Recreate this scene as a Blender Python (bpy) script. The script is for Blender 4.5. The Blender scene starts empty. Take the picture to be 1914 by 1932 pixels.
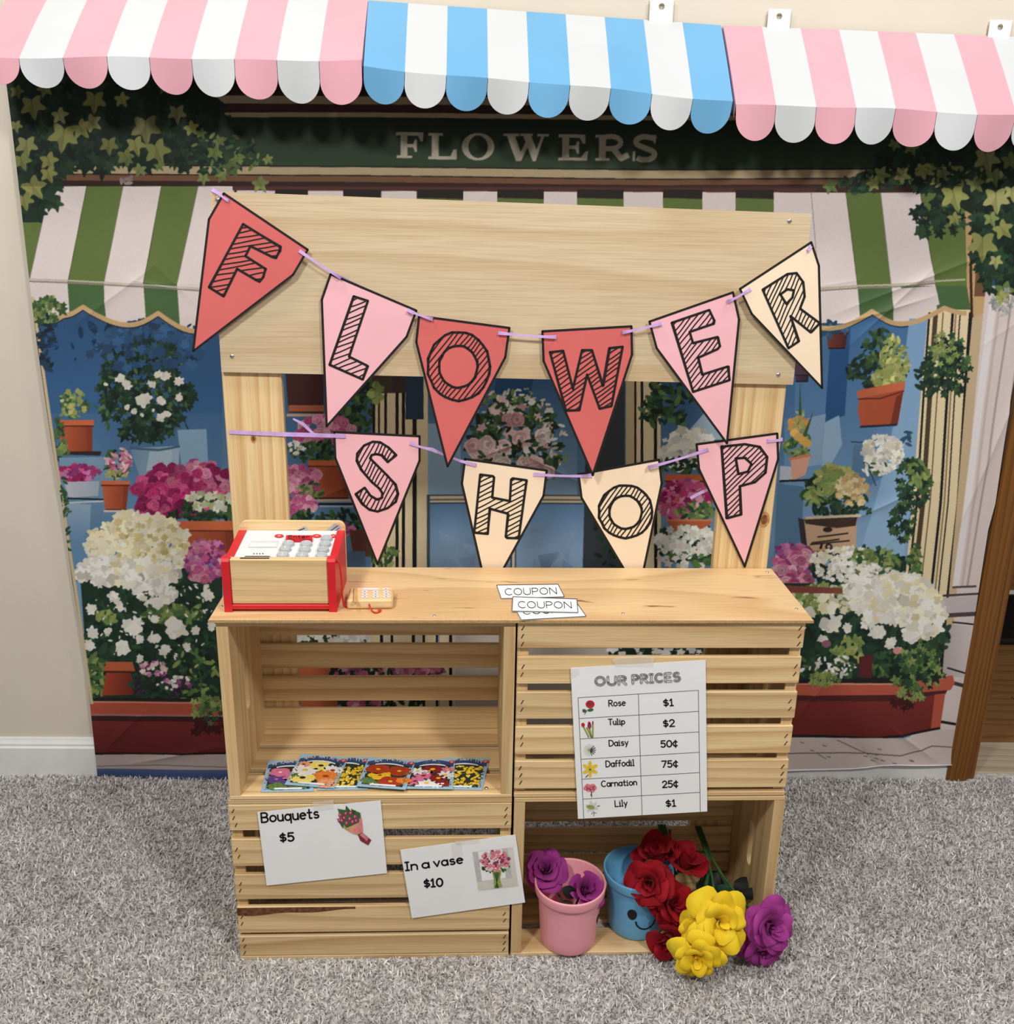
import bpy, bmesh, math, random
import numpy as np
from mathutils import Vector, Matrix
SC = bpy.context.scene
COL = SC.collection
# ------------------------------------------------------------------ camera
CF = 1833.97; CC = np.array([-.05291, -1.37485, 1.26182])
def _rot(p, y, r):
    cp, sp, cy, sy, cr, sr = math.cos(-p), math.sin(-p), math.cos(y), math.sin(y), math.cos(r), math.sin(r)
    return np.array([[cy, -sy, 0], [sy, cy, 0], [0, 0, 1]]) @ np.array([[1, 0, 0], [0, cp, -sp], [0, sp, cp]]) @ np.array([[cr, 0, sr], [0, 1, 0], [-sr, 0, cr]])
CM = _rot(.31318, -.02784, -.01907)
cam = bpy.data.cameras.new('camera'); cam_o = bpy.data.objects.new('camera', cam); COL.objects.link(cam_o)
cam.sensor_fit = 'HORIZONTAL'; cam.sensor_width = 36; cam.lens = 36 * CF / 1914; cam.clip_start = .02
cam_o.matrix_world = Matrix(((CM[0, 0], CM[0, 2], -CM[0, 1], CC[0]), (CM[1, 0], CM[1, 2], -CM[1, 1], CC[1]), (CM[2, 0], CM[2, 2], -CM[2, 1], CC[2]), (0, 0, 0, 1)))
SC.camera = cam_o
# ------------------------------------------------------------------ world, lamps, exposure
w = bpy.data.worlds.new('room_bounce'); SC.world = w; w.use_nodes = True
w.node_tree.nodes['Background'].inputs[0].default_value = (1.0, .965, .925, 1)
w.node_tree.nodes['Background'].inputs[1].default_value = .23
def lamp(x, y, z, watts, size, tx, ty, tz, col=(1, .96, .90)):
    l = bpy.data.lights.new('ceiling_lamp', 'AREA'); l.shape = 'DISK'; l.size = size; l.energy = watts; l.color = col
    o = bpy.data.objects.new('ceiling_lamp', l); COL.objects.link(o); o.location = (x, y, z)
    o.rotation_euler = (Vector((tx, ty, tz)) - Vector((x, y, z))).to_track_quat('-Z', 'Y').to_euler()
lamp(-.80, -.20, 2.62, 12, .34, -.55, -.1, 0)
lamp(.95, -.20, 2.62, 12, .34, .70, -.1, 0)
lamp(-.95, -1.6, 2.62, 32, .30, -.5, -.0, .3)  # front pair: unseen lamps added for frontal fill
lamp(1.0, -1.6, 2.62, 32, .30, .5, -.0, .3)
SC.view_settings.view_transform = 'Standard'; SC.view_settings.look = 'None'; SC.view_settings.gamma = 1
SC.view_settings.use_curve_mapping = False
SC.view_settings.exposure = .05
# ------------------------------------------------------------------ pixel of the photograph -> point on a real plane
def ray(px, py): return CM @ np.array([(px - 957) / CF, 1, -(py - 966) / CF])
def onP(px, py, p0, n):
    d = ray(px, py); return CC + d * (np.dot(np.asarray(p0) - CC, n) / np.dot(d, n))
def onY(px, py, Y): return onP(px, py, (0, Y, 0), np.array((0, 1., 0)))
def onZ(px, py, Z): return onP(px, py, (0, 0, Z), np.array((0, 0, 1.)))
def proj(P):
    d = (np.asarray(P, float) - CC) @ CM; return np.stack([957 + CF * d[..., 0] / d[..., 1], 966 - CF * d[..., 2] / d[..., 1]], -1)
PSI = .01665
cS, sS = math.cos(PSI), math.sin(PSI)
def S(x, y, z): return np.array([cS * x - sS * y, sS * x + cS * y, z])          # stand frame -> world
NS = np.array([-sS, cS, 0.])                                                    # stand's depth direction
def onS(px, py, ly): return onP(px, py, S(0, ly, 0), NS)
def zz(pts, s, ox, oy): return [(x / s + ox, y / s + oy) for x, y in pts]
# ------------------------------------------------------------------ materials
def lin(c): return [((v / 255) / 12.92 if v / 255 <= .04045 else ((v / 255 + .055) / 1.055) ** 2.4) for v in c[:3]]
MATS = {}
def newmat(name, rough=.5, spec=.4):
    m = bpy.data.materials.new(name); m.use_nodes = True; nt = m.node_tree
    b = nt.nodes['Principled BSDF']; b.inputs['Roughness'].default_value = rough; b.inputs['Specular IOR Level'].default_value = spec
    return m, nt, b
def N(nt, t, **k):
    n = nt.nodes.new(t)
    for a, v in k.items(): setattr(n, a, v)
    return n
def ramp(nt, stops):
    r = nt.nodes.new('ShaderNodeValToRGB'); e = r.color_ramp.elements
    while len(e) < len(stops): e.new(.5)
    for q, (p, c) in zip(e, stops): q.position = p; q.color = (*lin(c), 1)
    return r
def plain(name, c, rough=.5, spec=.4, var=.04, vs=30, bump=0., bs=300, metal=0, sheen=0, sss=0):
    if name in MATS: return MATS[name]
    m, nt, b = newmat(name, rough, spec)
    tc = N(nt, 'ShaderNodeTexCoord'); no = N(nt, 'ShaderNodeTexNoise'); no.inputs['Scale'].default_value = vs; no.inputs['Detail'].default_value = 4
    nt.links.new(tc.outputs['Object'], no.inputs['Vector'])
    r = ramp(nt, [(.3, [v * (1 - var) for v in c]), (.7, [min(255, v * (1 + var)) for v in c])])
    nt.links.new(no.outputs['Fac'], r.inputs[0]); nt.links.new(r.outputs[0], b.inputs['Base Color'])
    b.inputs['Metallic'].default_value = metal
    if sheen: b.inputs['Sheen Weight'].default_value = sheen
    if bump:
        n2 = N(nt, 'ShaderNodeTexNoise'); n2.inputs['Scale'].default_value = bs; n2.inputs['Detail'].default_value = 3
        bu = N(nt, 'ShaderNodeBump'); bu.inputs['Strength'].default_value = bump; bu.inputs['Distance'].default_value = .001
        nt.links.new(tc.outputs['Object'], n2.inputs['Vector']); nt.links.new(n2.outputs['Fac'], bu.inputs['Height']); nt.links.new(bu.outputs[0], b.inputs['Normal'])
    MATS[name] = m; return m
def wood(name, light, dark, axis='x', rings=26, mixf=.6, rough=.5, stretch=.09, dist=5., knots=0., streak=None, warp=.14):
    m, nt, b = newmat(name, rough, .35); L = nt.links.new
    tc = N(nt, 'ShaderNodeTexCoord'); oi = N(nt, 'ShaderNodeObjectInfo')
    mul = N(nt, 'ShaderNodeVectorMath', operation='SCALE'); mul.inputs[0].default_value = (3.1, 5.7, 4.3); L(oi.outputs['Random'], mul.inputs['Scale'])
    add = N(nt, 'ShaderNodeVectorMath', operation='ADD'); L(tc.outputs['Object'], add.inputs[0]); L(mul.outputs[0], add.inputs[1])
    mp = N(nt, 'ShaderNodeMapping'); sc = [1, 1, 1]; sc['xyz'.index(axis)] = stretch; mp.inputs['Scale'].default_value = sc; L(add.outputs[0], mp.inputs['Vector'])
    wv = N(nt, 'ShaderNodeTexWave', wave_type='BANDS', bands_direction={'x': 'Z', 'z': 'X', 'y': 'Z'}[axis], wave_profile='SAW')
    r2 = N(nt, 'ShaderNodeMapping'); r2.inputs['Rotation'].default_value = {'x': (.62, 0, 0), 'z': (0, 0, .62), 'y': (0, .62, 0)}[axis]; L(mp.outputs[0], r2.inputs['Vector'])
    wv.inputs['Scale'].default_value = rings; wv.inputs['Distortion'].default_value = dist; wv.inputs['Detail'].default_value = 2.5; wv.inputs['Detail Scale'].default_value = .55
    wn = N(nt, 'ShaderNodeTexNoise'); wn.inputs['Scale'].default_value = 7; wn.inputs['Detail'].default_value = 1.5; L(mp.outputs[0], wn.inputs['Vector'])
    ws = N(nt, 'ShaderNodeVectorMath', operation='SCALE'); ws.inputs['Scale'].default_value = warp; L(wn.outputs['Color'], ws.inputs[0])
    wa = N(nt, 'ShaderNodeVectorMath', operation='ADD'); L(r2.outputs[0], wa.inputs[0]); L(ws.outputs[0], wa.inputs[1])
    L(wa.outputs[0], wv.inputs['Vector'])
    r = ramp(nt, [(.0, light), (.45, [light[i] * .8 + dark[i] * .2 for i in range(3)]), (.86, dark), (1, light)]); L(wv.outputs['Fac'], r.inputs[0])
    mf = N(nt, 'ShaderNodeMapping'); sf = [420, 420, 420]; sf['xyz'.index(axis)] = 9; mf.inputs['Scale'].default_value = sf; L(add.outputs[0], mf.inputs['Vector'])
    fn = N(nt, 'ShaderNodeTexNoise'); fn.inputs['Scale'].default_value = 1; fn.inputs['Detail'].default_value = 3; L(mf.outputs[0], fn.inputs['Vector'])
    bn = N(nt, 'ShaderNodeTexNoise'); bn.inputs['Scale'].default_value = 5; bn.inputs['Detail'].default_value = 4; L(mp.outputs[0], bn.inputs['Vector'])
    rb = ramp(nt, [(.3, light), (.7, [light[i] * .62 + dark[i] * .38 for i in range(3)])]); L(bn.outputs['Fac'], rb.inputs[0])
    mx = N(nt, 'ShaderNodeMix', data_type='RGBA'); mx.inputs[0].default_value = mixf; L(rb.outputs[0], mx.inputs[6]); L(r.outputs[0], mx.inputs[7])
    m2 = N(nt, 'ShaderNodeMix', data_type='RGBA', blend_type='MULTIPLY'); m2.inputs[0].default_value = .55
    rf = ramp(nt, [(.25, (214, 206, 196)), (.6, (255, 255, 255))]); L(fn.outputs['Fac'], rf.inputs[0]); L(mx.outputs[2], m2.inputs[6]); L(rf.outputs[0], m2.inputs[7])
    out = m2.outputs[2]
    if streak:                                            # scattered dark mineral streaks in the veneer
        ms = N(nt, 'ShaderNodeMapping'); ss = [60, 60, 60]; ss['xyz'.index(axis)] = 9; ms.inputs['Scale'].default_value = ss; L(add.outputs[0], ms.inputs['Vector'])
        sn = N(nt, 'ShaderNodeTexNoise'); sn.inputs['Scale'].default_value = 1; sn.inputs['Detail'].default_value = 2; sn.inputs['Distortion'].default_value = .6; L(ms.outputs[0], sn.inputs['Vector'])
        rs = ramp(nt, [(.66, (0, 0, 0)), (.76, (255, 255, 255))]); L(sn.outputs['Fac'], rs.inputs[0])
        m3 = N(nt, 'ShaderNodeMix', data_type='RGBA'); L(rs.outputs[0], m3.inputs[0]); L(out, m3.inputs[6]); m3.inputs[7].default_value = (*lin(streak), 1); out = m3.outputs[2]
    if knots:
        mk = N(nt, 'ShaderNodeMapping'); sk = [14, 14, 14]; sk['xyz'.index(axis)] = 5; mk.inputs['Scale'].default_value = sk; L(add.outputs[0], mk.inputs['Vector'])
        vo = N(nt, 'ShaderNodeTexVoronoi'); vo.inputs['Scale'].default_value = knots; L(mk.outputs[0], vo.inputs['Vector'])
        rk = ramp(nt, [(.05, (255, 255, 255)), (.13, (0, 0, 0))]); L(vo.outputs['Distance'], rk.inputs[0])
        m4 = N(nt, 'ShaderNodeMix', data_type='RGBA'); L(rk.outputs[0], m4.inputs[0]); L(out, m4.inputs[6]); m4.inputs[7].default_value = (*lin([v * .62 for v in dark]), 1); out = m4.outputs[2]
    hs = N(nt, 'ShaderNodeHueSaturation'); L(out, hs.inputs['Color'])
    mr = N(nt, 'ShaderNodeMapRange'); mr.inputs['To Min'].default_value = .9; mr.inputs['To Max'].default_value = 1.08; L(oi.outputs['Random'], mr.inputs['Value']); L(mr.outputs[0], hs.inputs['Value'])
    L(hs.outputs[0], b.inputs['Base Color'])
    bu = N(nt, 'ShaderNodeBump'); bu.inputs['Strength'].default_value = .25; bu.inputs['Distance'].default_value = .0008; L(fn.outputs['Fac'], bu.inputs['Height']); L(bu.outputs[0], b.inputs['Normal'])
    MATS[name] = m; return m
# ------------------------------------------------------------------ mesh helpers
class MB:
    def __init__(s): s.v = []; s.f = []; s.m = []; s.s = []
    def add(s, vs, fs, mi=0, smooth=False):
        o = len(s.v); s.v.extend([tuple(float(c) for c in q) for q in vs])
        for f in fs: s.f.append([i + o for i in f]); s.m.append(mi); s.s.append(smooth)
    def poly(s, pts, mi=0): s.add(pts, [list(range(len(pts)))], mi)
    def box(s, x0, x1, y0, y1, z0, z1, mi=0, bev=.0012, tf=None):
        bm = bmesh.new(); bmesh.ops.create_cube(bm, size=1)
        for v in bm.verts: v.co = Vector(((x0 + x1) / 2 + v.co.x * (x1 - x0), (y0 + y1) / 2 + v.co.y * (y1 - y0), (z0 + z1) / 2 + v.co.z * (z1 - z0)))
        if bev: bmesh.ops.bevel(bm, geom=bm.edges[:], offset=bev, segments=1, affect='EDGES', profile=.5)
        bm.verts.index_update(); vs = [tuple(v.co) for v in bm.verts]
        if tf: vs = [tf(*v) for v in vs]
        s.add(vs, [[v.index for v in f.verts] for f in bm.faces], mi); bm.free()
    def tube(s, pts, r, n=8, mi=0, cap=True):
        P = [Vector(p) for p in pts]; R = r if isinstance(r, (list, tuple)) else [r] * len(P); rings = []
        up = Vector((0, 0, 1))
        for i, p in enumerate(P):
            d = (P[min(i + 1, len(P) - 1)] - P[max(i - 1, 0)]).normalized()
            a = d.cross(up); a = a.normalized() if a.length > 1e-3 else Vector((1, 0, 0)); b2 = d.cross(a).normalized()
            rings.append([p + (a * math.cos(t) + b2 * math.sin(t)) * R[i] for t in [2 * math.pi * k / n for k in range(n)]])
        vs = [v for q in rings for v in q]; fs = []
        for i in range(len(P) - 1):
            for k in range(n): fs.append([i * n + k, i * n + (k + 1) % n, (i + 1) * n + (k + 1) % n, (i + 1) * n + k])
        if cap: fs += [list(range(n))[::-1], [(len(P) - 1) * n + k for k in range(n)]]
        s.add(vs, fs, mi, True)
    def lathe(s, prof, n=48, mi=0, c=(0, 0, 0)):
        vs = []; fs = []
        for r, z in prof:
            for k in range(n): a = 2 * math.pi * k / n; vs.append((c[0] + r * math.cos(a), c[1] + r * math.sin(a), c[2] + z))
        for i in range(len(prof) - 1):
            for k in range(n): fs.append([i * n + k, i * n + (k + 1) % n, (i + 1) * n + (k + 1) % n, (i + 1) * n + k])
        s.add(vs, fs, mi, True)
    def grid(s, G, mi=0, smooth=True):
        R, C = len(G), len(G[0]); vs = [p for r in G for p in r]
        s.add(vs, [[i * C + j, i * C + j + 1, (i + 1) * C + j + 1, (i + 1) * C + j] for i in range(R - 1) for j in range(C - 1)], mi, smooth)
    def prism(s, front, back, mi=0, mside=None):
        n = len(front); s.add(list(front) + list(back), [list(range(n)), list(range(2 * n - 1, n - 1, -1))], mi)
        s.add(list(front) + list(back), [[i, i + n, (i + 1) % n + n, (i + 1) % n] for i in range(n)], mi if mside is None else mside)
def obj(name, mb, mats, parent=None, **props):
    me = bpy.data.meshes.new(name)
    me.from_pydata(mb.v, [], mb.f)
    for m in (mats if isinstance(mats, (list, tuple)) else [mats]): me.materials.append(m)
    me.polygons.foreach_set('material_index', mb.m); me.polygons.foreach_set('use_smooth', mb.s); me.update()
    o = bpy.data.objects.new(name, me); COL.objects.link(o)
    if parent is not None: o.parent = parent
    for k, v in props.items(): o[k] = v
    return o
def thing(name, label, cat, loc=(0, 0, 0), rz=0, group=None):
    o = bpy.data.objects.new(name, None); COL.objects.link(o); o.empty_display_size = .02
    o.location = [float(c) for c in loc]; o.rotation_euler = (0, 0, rz); o['label'] = label; o['category'] = cat
    if group: o['group'] = group
    return o
def local(o_loc, rz):                                     # world point -> local of an empty standing at o_loc turned by rz
    c, s = math.cos(rz), math.sin(rz)
    def f(p): x, y, z = p[0] - o_loc[0], p[1] - o_loc[1], p[2] - o_loc[2]; return (c * x + s * y, -s * x + c * y, z)
    return f
# ---- flat print on a sheet: a map from photo pixels to the sheet, ink lying a hair above the paper
class Sheet:
    def __init__(s, mb, fn, nrm): s.mb = mb; s.fn = fn; s.n = np.asarray(nrm, float)
    def P(s, x, y, off): return s.fn(x, y) + s.n * off
    def poly(s, pts, mi, off): s.mb.poly([s.P(x, y, off) for x, y in pts], mi)
    def ell(s, cx, cy, rx, ry, mi, off, n=18, rot=0):
        c, q = math.cos(rot), math.sin(rot)
        s.poly([(cx + c * rx * math.cos(t) - q * ry * math.sin(t), cy + q * rx * math.cos(t) + c * ry * math.sin(t)) for t in [2 * math.pi * k / n for k in range(n)]], mi, off)
    def line(s, pts, wd, mi, off, closed=False, caps=True):
        pts = list(pts) + ([pts[0]] if closed else [])
        for (x0, y0), (x1, y1) in zip(pts[:-1], pts[1:]):
            L = math.hypot(x1 - x0, y1 - y0)
            if L < 1e-6: continue
            nx, ny = -(y1 - y0) / L * wd / 2, (x1 - x0) / L * wd / 2
            s.poly([(x0 + nx, y0 + ny), (x1 + nx, y1 + ny), (x1 - nx, y1 - ny), (x0 - nx, y0 - ny)], mi, off)
        if caps:
            for x, y in pts: s.ell(x, y, wd / 2, wd / 2, mi, off, 8)
    def hatch(s, polys, ang, sp, wd, mi, off, wob=0):
        c, q = math.cos(ang), math.sin(ang); rot = [[(x * c + y * q, -x * q + y * c) for x, y in P] for P in polys]
        lo = min(y for P in rot for _, y in P); hi = max(y for P in rot for _, y in P); y = lo + sp * .7
        rr = random.Random(int(lo * 7))
        while y < hi:
            xs = []
            for P in rot:
                for (x0, y0), (x1, y1) in zip(P, P[1:] + P[:1]):
                    if (y0 <= y) != (y1 <= y): xs.append(x0 + (y - y0) / (y1 - y0) * (x1 - x0))
            xs.sort()
            for a, b in zip(xs[::2], xs[1::2]):
                if b - a > 2:
                    seg = [(a + (b - a) * t, y + wob * math.sin(t * 3 + y)) for t in (0, .33, .66, 1)]
                    s.line([(x * c - yy * q, x * q + yy * c) for x, yy in seg], wd, mi, off, caps=False)
            y += sp * rr.uniform(.85, 1.15)
def arc(cx, cy, rx, ry, a0, a1, n=10): return [(cx + rx * math.cos(math.radians(a0 + (a1 - a0) * k / n)), cy + ry * math.sin(math.radians(a0 + (a1 - a0) * k / n))) for k in range(n + 1)]
# ---- hand-lettered single stroke alphabet (advance width, strokes)
GL = {
 'A': (.8, [[(0, 0), (.4, 1), (.8, 0)], [(.15, .35), (.65, .35)]]), 'B': (.65, [[(0, 0), (0, 1)], [(0, 1)] + arc(.32, .76, .28, .24, 90, -90) + [(0, .52)], [(0, .52)] + arc(.34, .26, .3, .26, 90, -90) + [(0, 0)]]),
 'C': (.75, [arc(.42, .5, .42, .5, 50, 310, 14)]), 'D': (.75, [[(0, 0), (0, 1)] + arc(.2, .5, .55, .5, 90, -90, 12) + [(0, 0)]]), 'E': (.6, [[(.6, 1), (0, 1), (0, 0), (.6, 0)], [(0, .52), (.5, .52)]]),
 'F': (.6, [[(.6, 1), (0, 1), (0, 0)], [(0, .52), (.5, .52)]]), 'G': (.8, [arc(.42, .5, .42, .5, 50, 350, 14) + [(.5, .42)]]), 'I': (.3, [[(0, 1), (.3, 1)], [(.15, 1), (.15, 0)], [(0, 0), (.3, 0)]]),
 'L': (.6, [[(0, 1), (0, 0), (.6, 0)]]), 'M': (.9, [[(0, 0), (.08, 1), (.45, .35), (.82, 1), (.9, 0)]]), 'N': (.72, [[(0, 0), (0, 1), (.72, 0), (.72, 1)]]), 'O': (.85, [arc(.42, .5, .42, .5, 90, 450, 18)]),
 'P': (.62, [[(0, 0), (0, 1)] + arc(.3, .73, .32, .27, 90, -90) + [(0, .46)]]), 'R': (.65, [[(0, 0), (0, 1)] + arc(.3, .75, .32, .25, 90, -90) + [(0, .5)], [(.25, .5), (.65, 0)]]),
 'S': (.65, [arc(.33, .74, .28, .26, 45, 255, 9) + arc(.32, .26, .32, .27, 80, -135, 10)]), 'T': (.7, [[(0, 1), (.7, 1)], [(.35, 1), (.35, 0)]]), 'U': (.72, [[(0, 1), (0, .35)] + arc(.36, .35, .36, .35, 180, 360, 10) + [(.72, 1)]]),
 'W': (1.0, [[(0, 1), (.25, 0), (.5, .8), (.75, 0), (1, 1)]]), 'Y': (.7, [[(0, 1), (.35, .5), (.7, 1)], [(.35, .5), (.35, 0)]]), 'V': (.7, [[(0, 1), (.35, 0), (.7, 1)]]), 'X': (.7, [[(0, 1), (.7, 0)], [(0, 0), (.7, 1)]]),
 'a': (.58, [arc(.28, .32, .28, .32, 0, 360, 14), [(.56, .64), (.58, 0)]]), 'c': (.5, [arc(.3, .32, .3, .32, 50, 310, 12)]), 'd': (.58, [arc(.28, .32, .28, .32, 0, 360, 14), [(.57, 1), (.57, 0)]]),
 'e': (.56, [[(.02, .34), (.55, .38)] + arc(.28, .32, .28, .32, 10, 310, 14)]), 'f': (.4, [arc(.28, .8, .16, .2, 45, 180, 6) + [(.12, 0)], [(-.02, .56), (.36, .56)]]), 'h': (.5, [[(0, 1), (0, 0)], [(0, .4)] + arc(.25, .4, .25, .24, 180, 0, 8) + [(.5, 0)]]),
 'i': (.22, [[(0, .62), (.1, .62), (.1, 0)], [(.09, .84), (.1, .86)], [(0, 0), (.22, 0)]]), 'l': (.22, [[(0, 1), (.1, 1), (.1, 0)], [(0, 0), (.22, 0)]]), 'n': (.5, [[(0, .64), (0, 0)], [(0, .4)] + arc(.25, .4, .25, .24, 180, 0, 8) + [(.5, 0)]]),
 'o': (.6, [arc(.3, .32, .3, .32, 90, 450, 14)]), 'p': (.58, [[(0, .64), (0, -.3)], arc(.3, .32, .28, .32, 0, 360, 14)]), 'q': (.6, [arc(.28, .32, .28, .32, 0, 360, 14), [(.58, .64), (.58, -.3)]]), 'r': (.42, [[(0, .64), (0, 0)], [(0, .38)] + arc(.24, .38, .24, .24, 180, 40, 7)]),
 's': (.48, [arc(.25, .48, .2, .16, 40, 250, 8) + arc(.24, .17, .23, .17, 75, -140, 9)]), 't': (.42, [[(.18, .95), (.18, .1), (.24, 0), (.4, .02)], [(0, .62), (.4, .62)]]), 'u': (.52, [[(0, .64), (0, .24)] + arc(.25, .24, .25, .24, 180, 360, 8) + [(.5, .64)], [(.5, .64), (.52, 0)]]),
 'v': (.54, [[(0, .64), (.27, 0), (.54, .64)]]), 'y': (.54, [[(0, .64), (.28, .06)], [(.54, .64), (.16, -.3)]]), 
 '0': (.66, [arc(.33, .5, .33, .5, 90, 450, 16)]), '1': (.4, [[(.0, .78), (.2, 1), (.2, 0)], [(0, 0), (.4, 0)]]), '2': (.6, [arc(.29, .72, .28, .28, 170, -35, 9) + [(0, 0), (.6, 0)]]), '3': (.6, [arc(.28, .76, .26, .24, 150, -90, 9) + arc(.28, .27, .3, .27, 90, -150, 9)]),
 '4': (.62, [[(.45, 0), (.45, 1), (0, .3), (.62, .3)]]), '5': (.6, [[(.55, 1), (.08, 1), (.04, .56)] + arc(.27, .32, .31, .32, 115, -140, 10)]), '6': (.6, [arc(.5, .62, .48, .4, 95, 180, 6) + arc(.3, .3, .3, .3, 180, 540, 12)]),
 '7': (.6, [[(0, 1), (.6, 1), (.2, 0)]]), '8': (.6, [arc(.3, .76, .24, .24, -90, 270, 12), arc(.3, .26, .3, .26, 90, 450, 12)]), '9': (.6, [arc(.3, .7, .28, .3, 0, 360, 12), [(.58, .7), (.4, 0)]]),
 '$': (.6, [arc(.3, .66, .27, .2, 40, 255, 8) + arc(.29, .3, .29, .21, 80, -140, 9), [(.3, 1.02), (.3, -.06)]]), '¢': (.6, [arc(.33, .45, .33, .36, 50, 310, 12), [(.33, 1), (.33, -.1)]]), '-': (.4, [[(0, .4), (.4, .4)]]), '+': (.6, [[(0, .4), (.6, .4)], [(.3, .1), (.3, .7)]]), ' ': (.4, [])}
def text(sh, s, x0, y0, x1, y1, h, wd, mi, off, gap=.2, arch=0, up=None):
    tot = sum(GL[c][0] for c in s) + gap * (len(s) - 1); ux, uy = (x1 - x0) / tot, (y1 - y0) / tot
    L = math.hypot(x1 - x0, y1 - y0); vx, vy = up if up else (h * (y1 - y0) / L, -h * (x1 - x0) / L); p = 0
    for c in s:
        a = GL[c]; m = (p + a[0] / 2) / tot; dy = -arch * (1 - (2 * m - 1) ** 2)
        for st in a[1]: sh.line([(x0 + (p + x) * ux + y * vx, y0 + (p + x) * uy + y * vy + dy) for x, y in st], wd, mi, off)
        p += a[0] + gap
# ================================================================== THE SETTING
WALL = .562
XD0, XD1 = 1.026, 1.075                                   # doorway casing at the right end of the wall
wallm = plain('wall_paint', (212, 204, 190), .85, .2, .015, 4, .25, 900)
trimw = plain('trim_white', (226, 228, 230), .45, .4, .02, 20)
def struct(name, mb, mats, parent=None): return obj(name, mb, mats, parent, kind='structure')
m = MB(); m.box(-2.3, XD0 + .03, WALL, WALL + .10, 0, 2.46, bev=0); m.box(XD0 + .03, 2.6, WALL, WALL + .10, 2.05, 2.46, bev=0); struct('wall_back', m, wallm)
m = MB(); m.box(-2.3, 2.6, -.95, WALL + .01, -.02, 0, bev=0); struct('floor', m, plain('carpet_backing', (176, 173, 171), .95, .1, .2, 120))
def base_prof(x0, x1):
    m = MB(); pr = [(WALL, 0), (WALL - .013, 0), (WALL - .013, .072), (WALL - .010, .076), (WALL - .010, .081), (WALL - .006, .088), (WALL - .004, .0935), (WALL, .0935)]
    m.prism([(x0, y, z) for y, z in pr], [(x1, y, z) for y, z in pr]); return m
struct('baseboard_back', base_prof(-2.3, XD0), trimw)
oak = wood('stained_trim', (128, 84, 36), (84, 50, 18), 'z', 30, .6, .35, .06, 3)
m = MB(); m.box(XD0, XD1, WALL - .022, WALL, 0, 2.1, bev=.004); m.box(XD1 - .012, XD1 + .02, WALL - .012, WALL + .11, 0, 2.1, bev=.003); struct('trim_1', m, oak)
hallf = wood('hall_planks', (136, 100, 62), (96, 66, 36), 'x', 12, .6, .4, .1, 4)
m = MB()
for i, y0 in enumerate([.71, .83, .95, 1.07, 1.19, 1.31, 1.43, 1.55]):
    for j in range(3):
        x0 = 1.0 + .62 * j - .23 * (i % 3); m.box(max(x0, .9), x0 + .617, y0, y0 + .118, -.015, .0, bev=.001)
struct('floor_hall', m, hallf)
m = MB(); m.box(1.03, 2.4, .572, .708, -.012, .004, bev=.003); struct('trim_2', m, wood('threshold', (186, 172, 150), (150, 134, 112), 'x', 14, .6, .45, .1, 4))
m = MB()
for k in range(9): m.box(.9 + .001, 2.6, 1.70, 1.74, .0 + .17 * k, .168 + .17 * k, bev=.002)
struct('wall_hall', m, wood('hall_panel', (150, 104, 54), (112, 72, 32), 'x', 10, .6, .4, .1, 4))
# dark mat in the hall
t = thing('floor_mat', 'black mat lying on the hall planks seen past the brown door trim', 'mat', (1.55, 1.3, .001))
m = MB(); m.box(-.16, .8, -.02, .33, 0, .012, bev=.004); obj('mat_pad', m, plain('mat_black', (24, 20, 20), .95, .1, .3, 90), t)
m = MB(); m.box(-.175, -.155, -.035, .345, 0, .014, bev=.003); m.box(-.175, .8, -.035, -.018, 0, .014, bev=.003); obj('edge_binding', m, plain('mat_edge', (16, 14, 14), .8), t)
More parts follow.
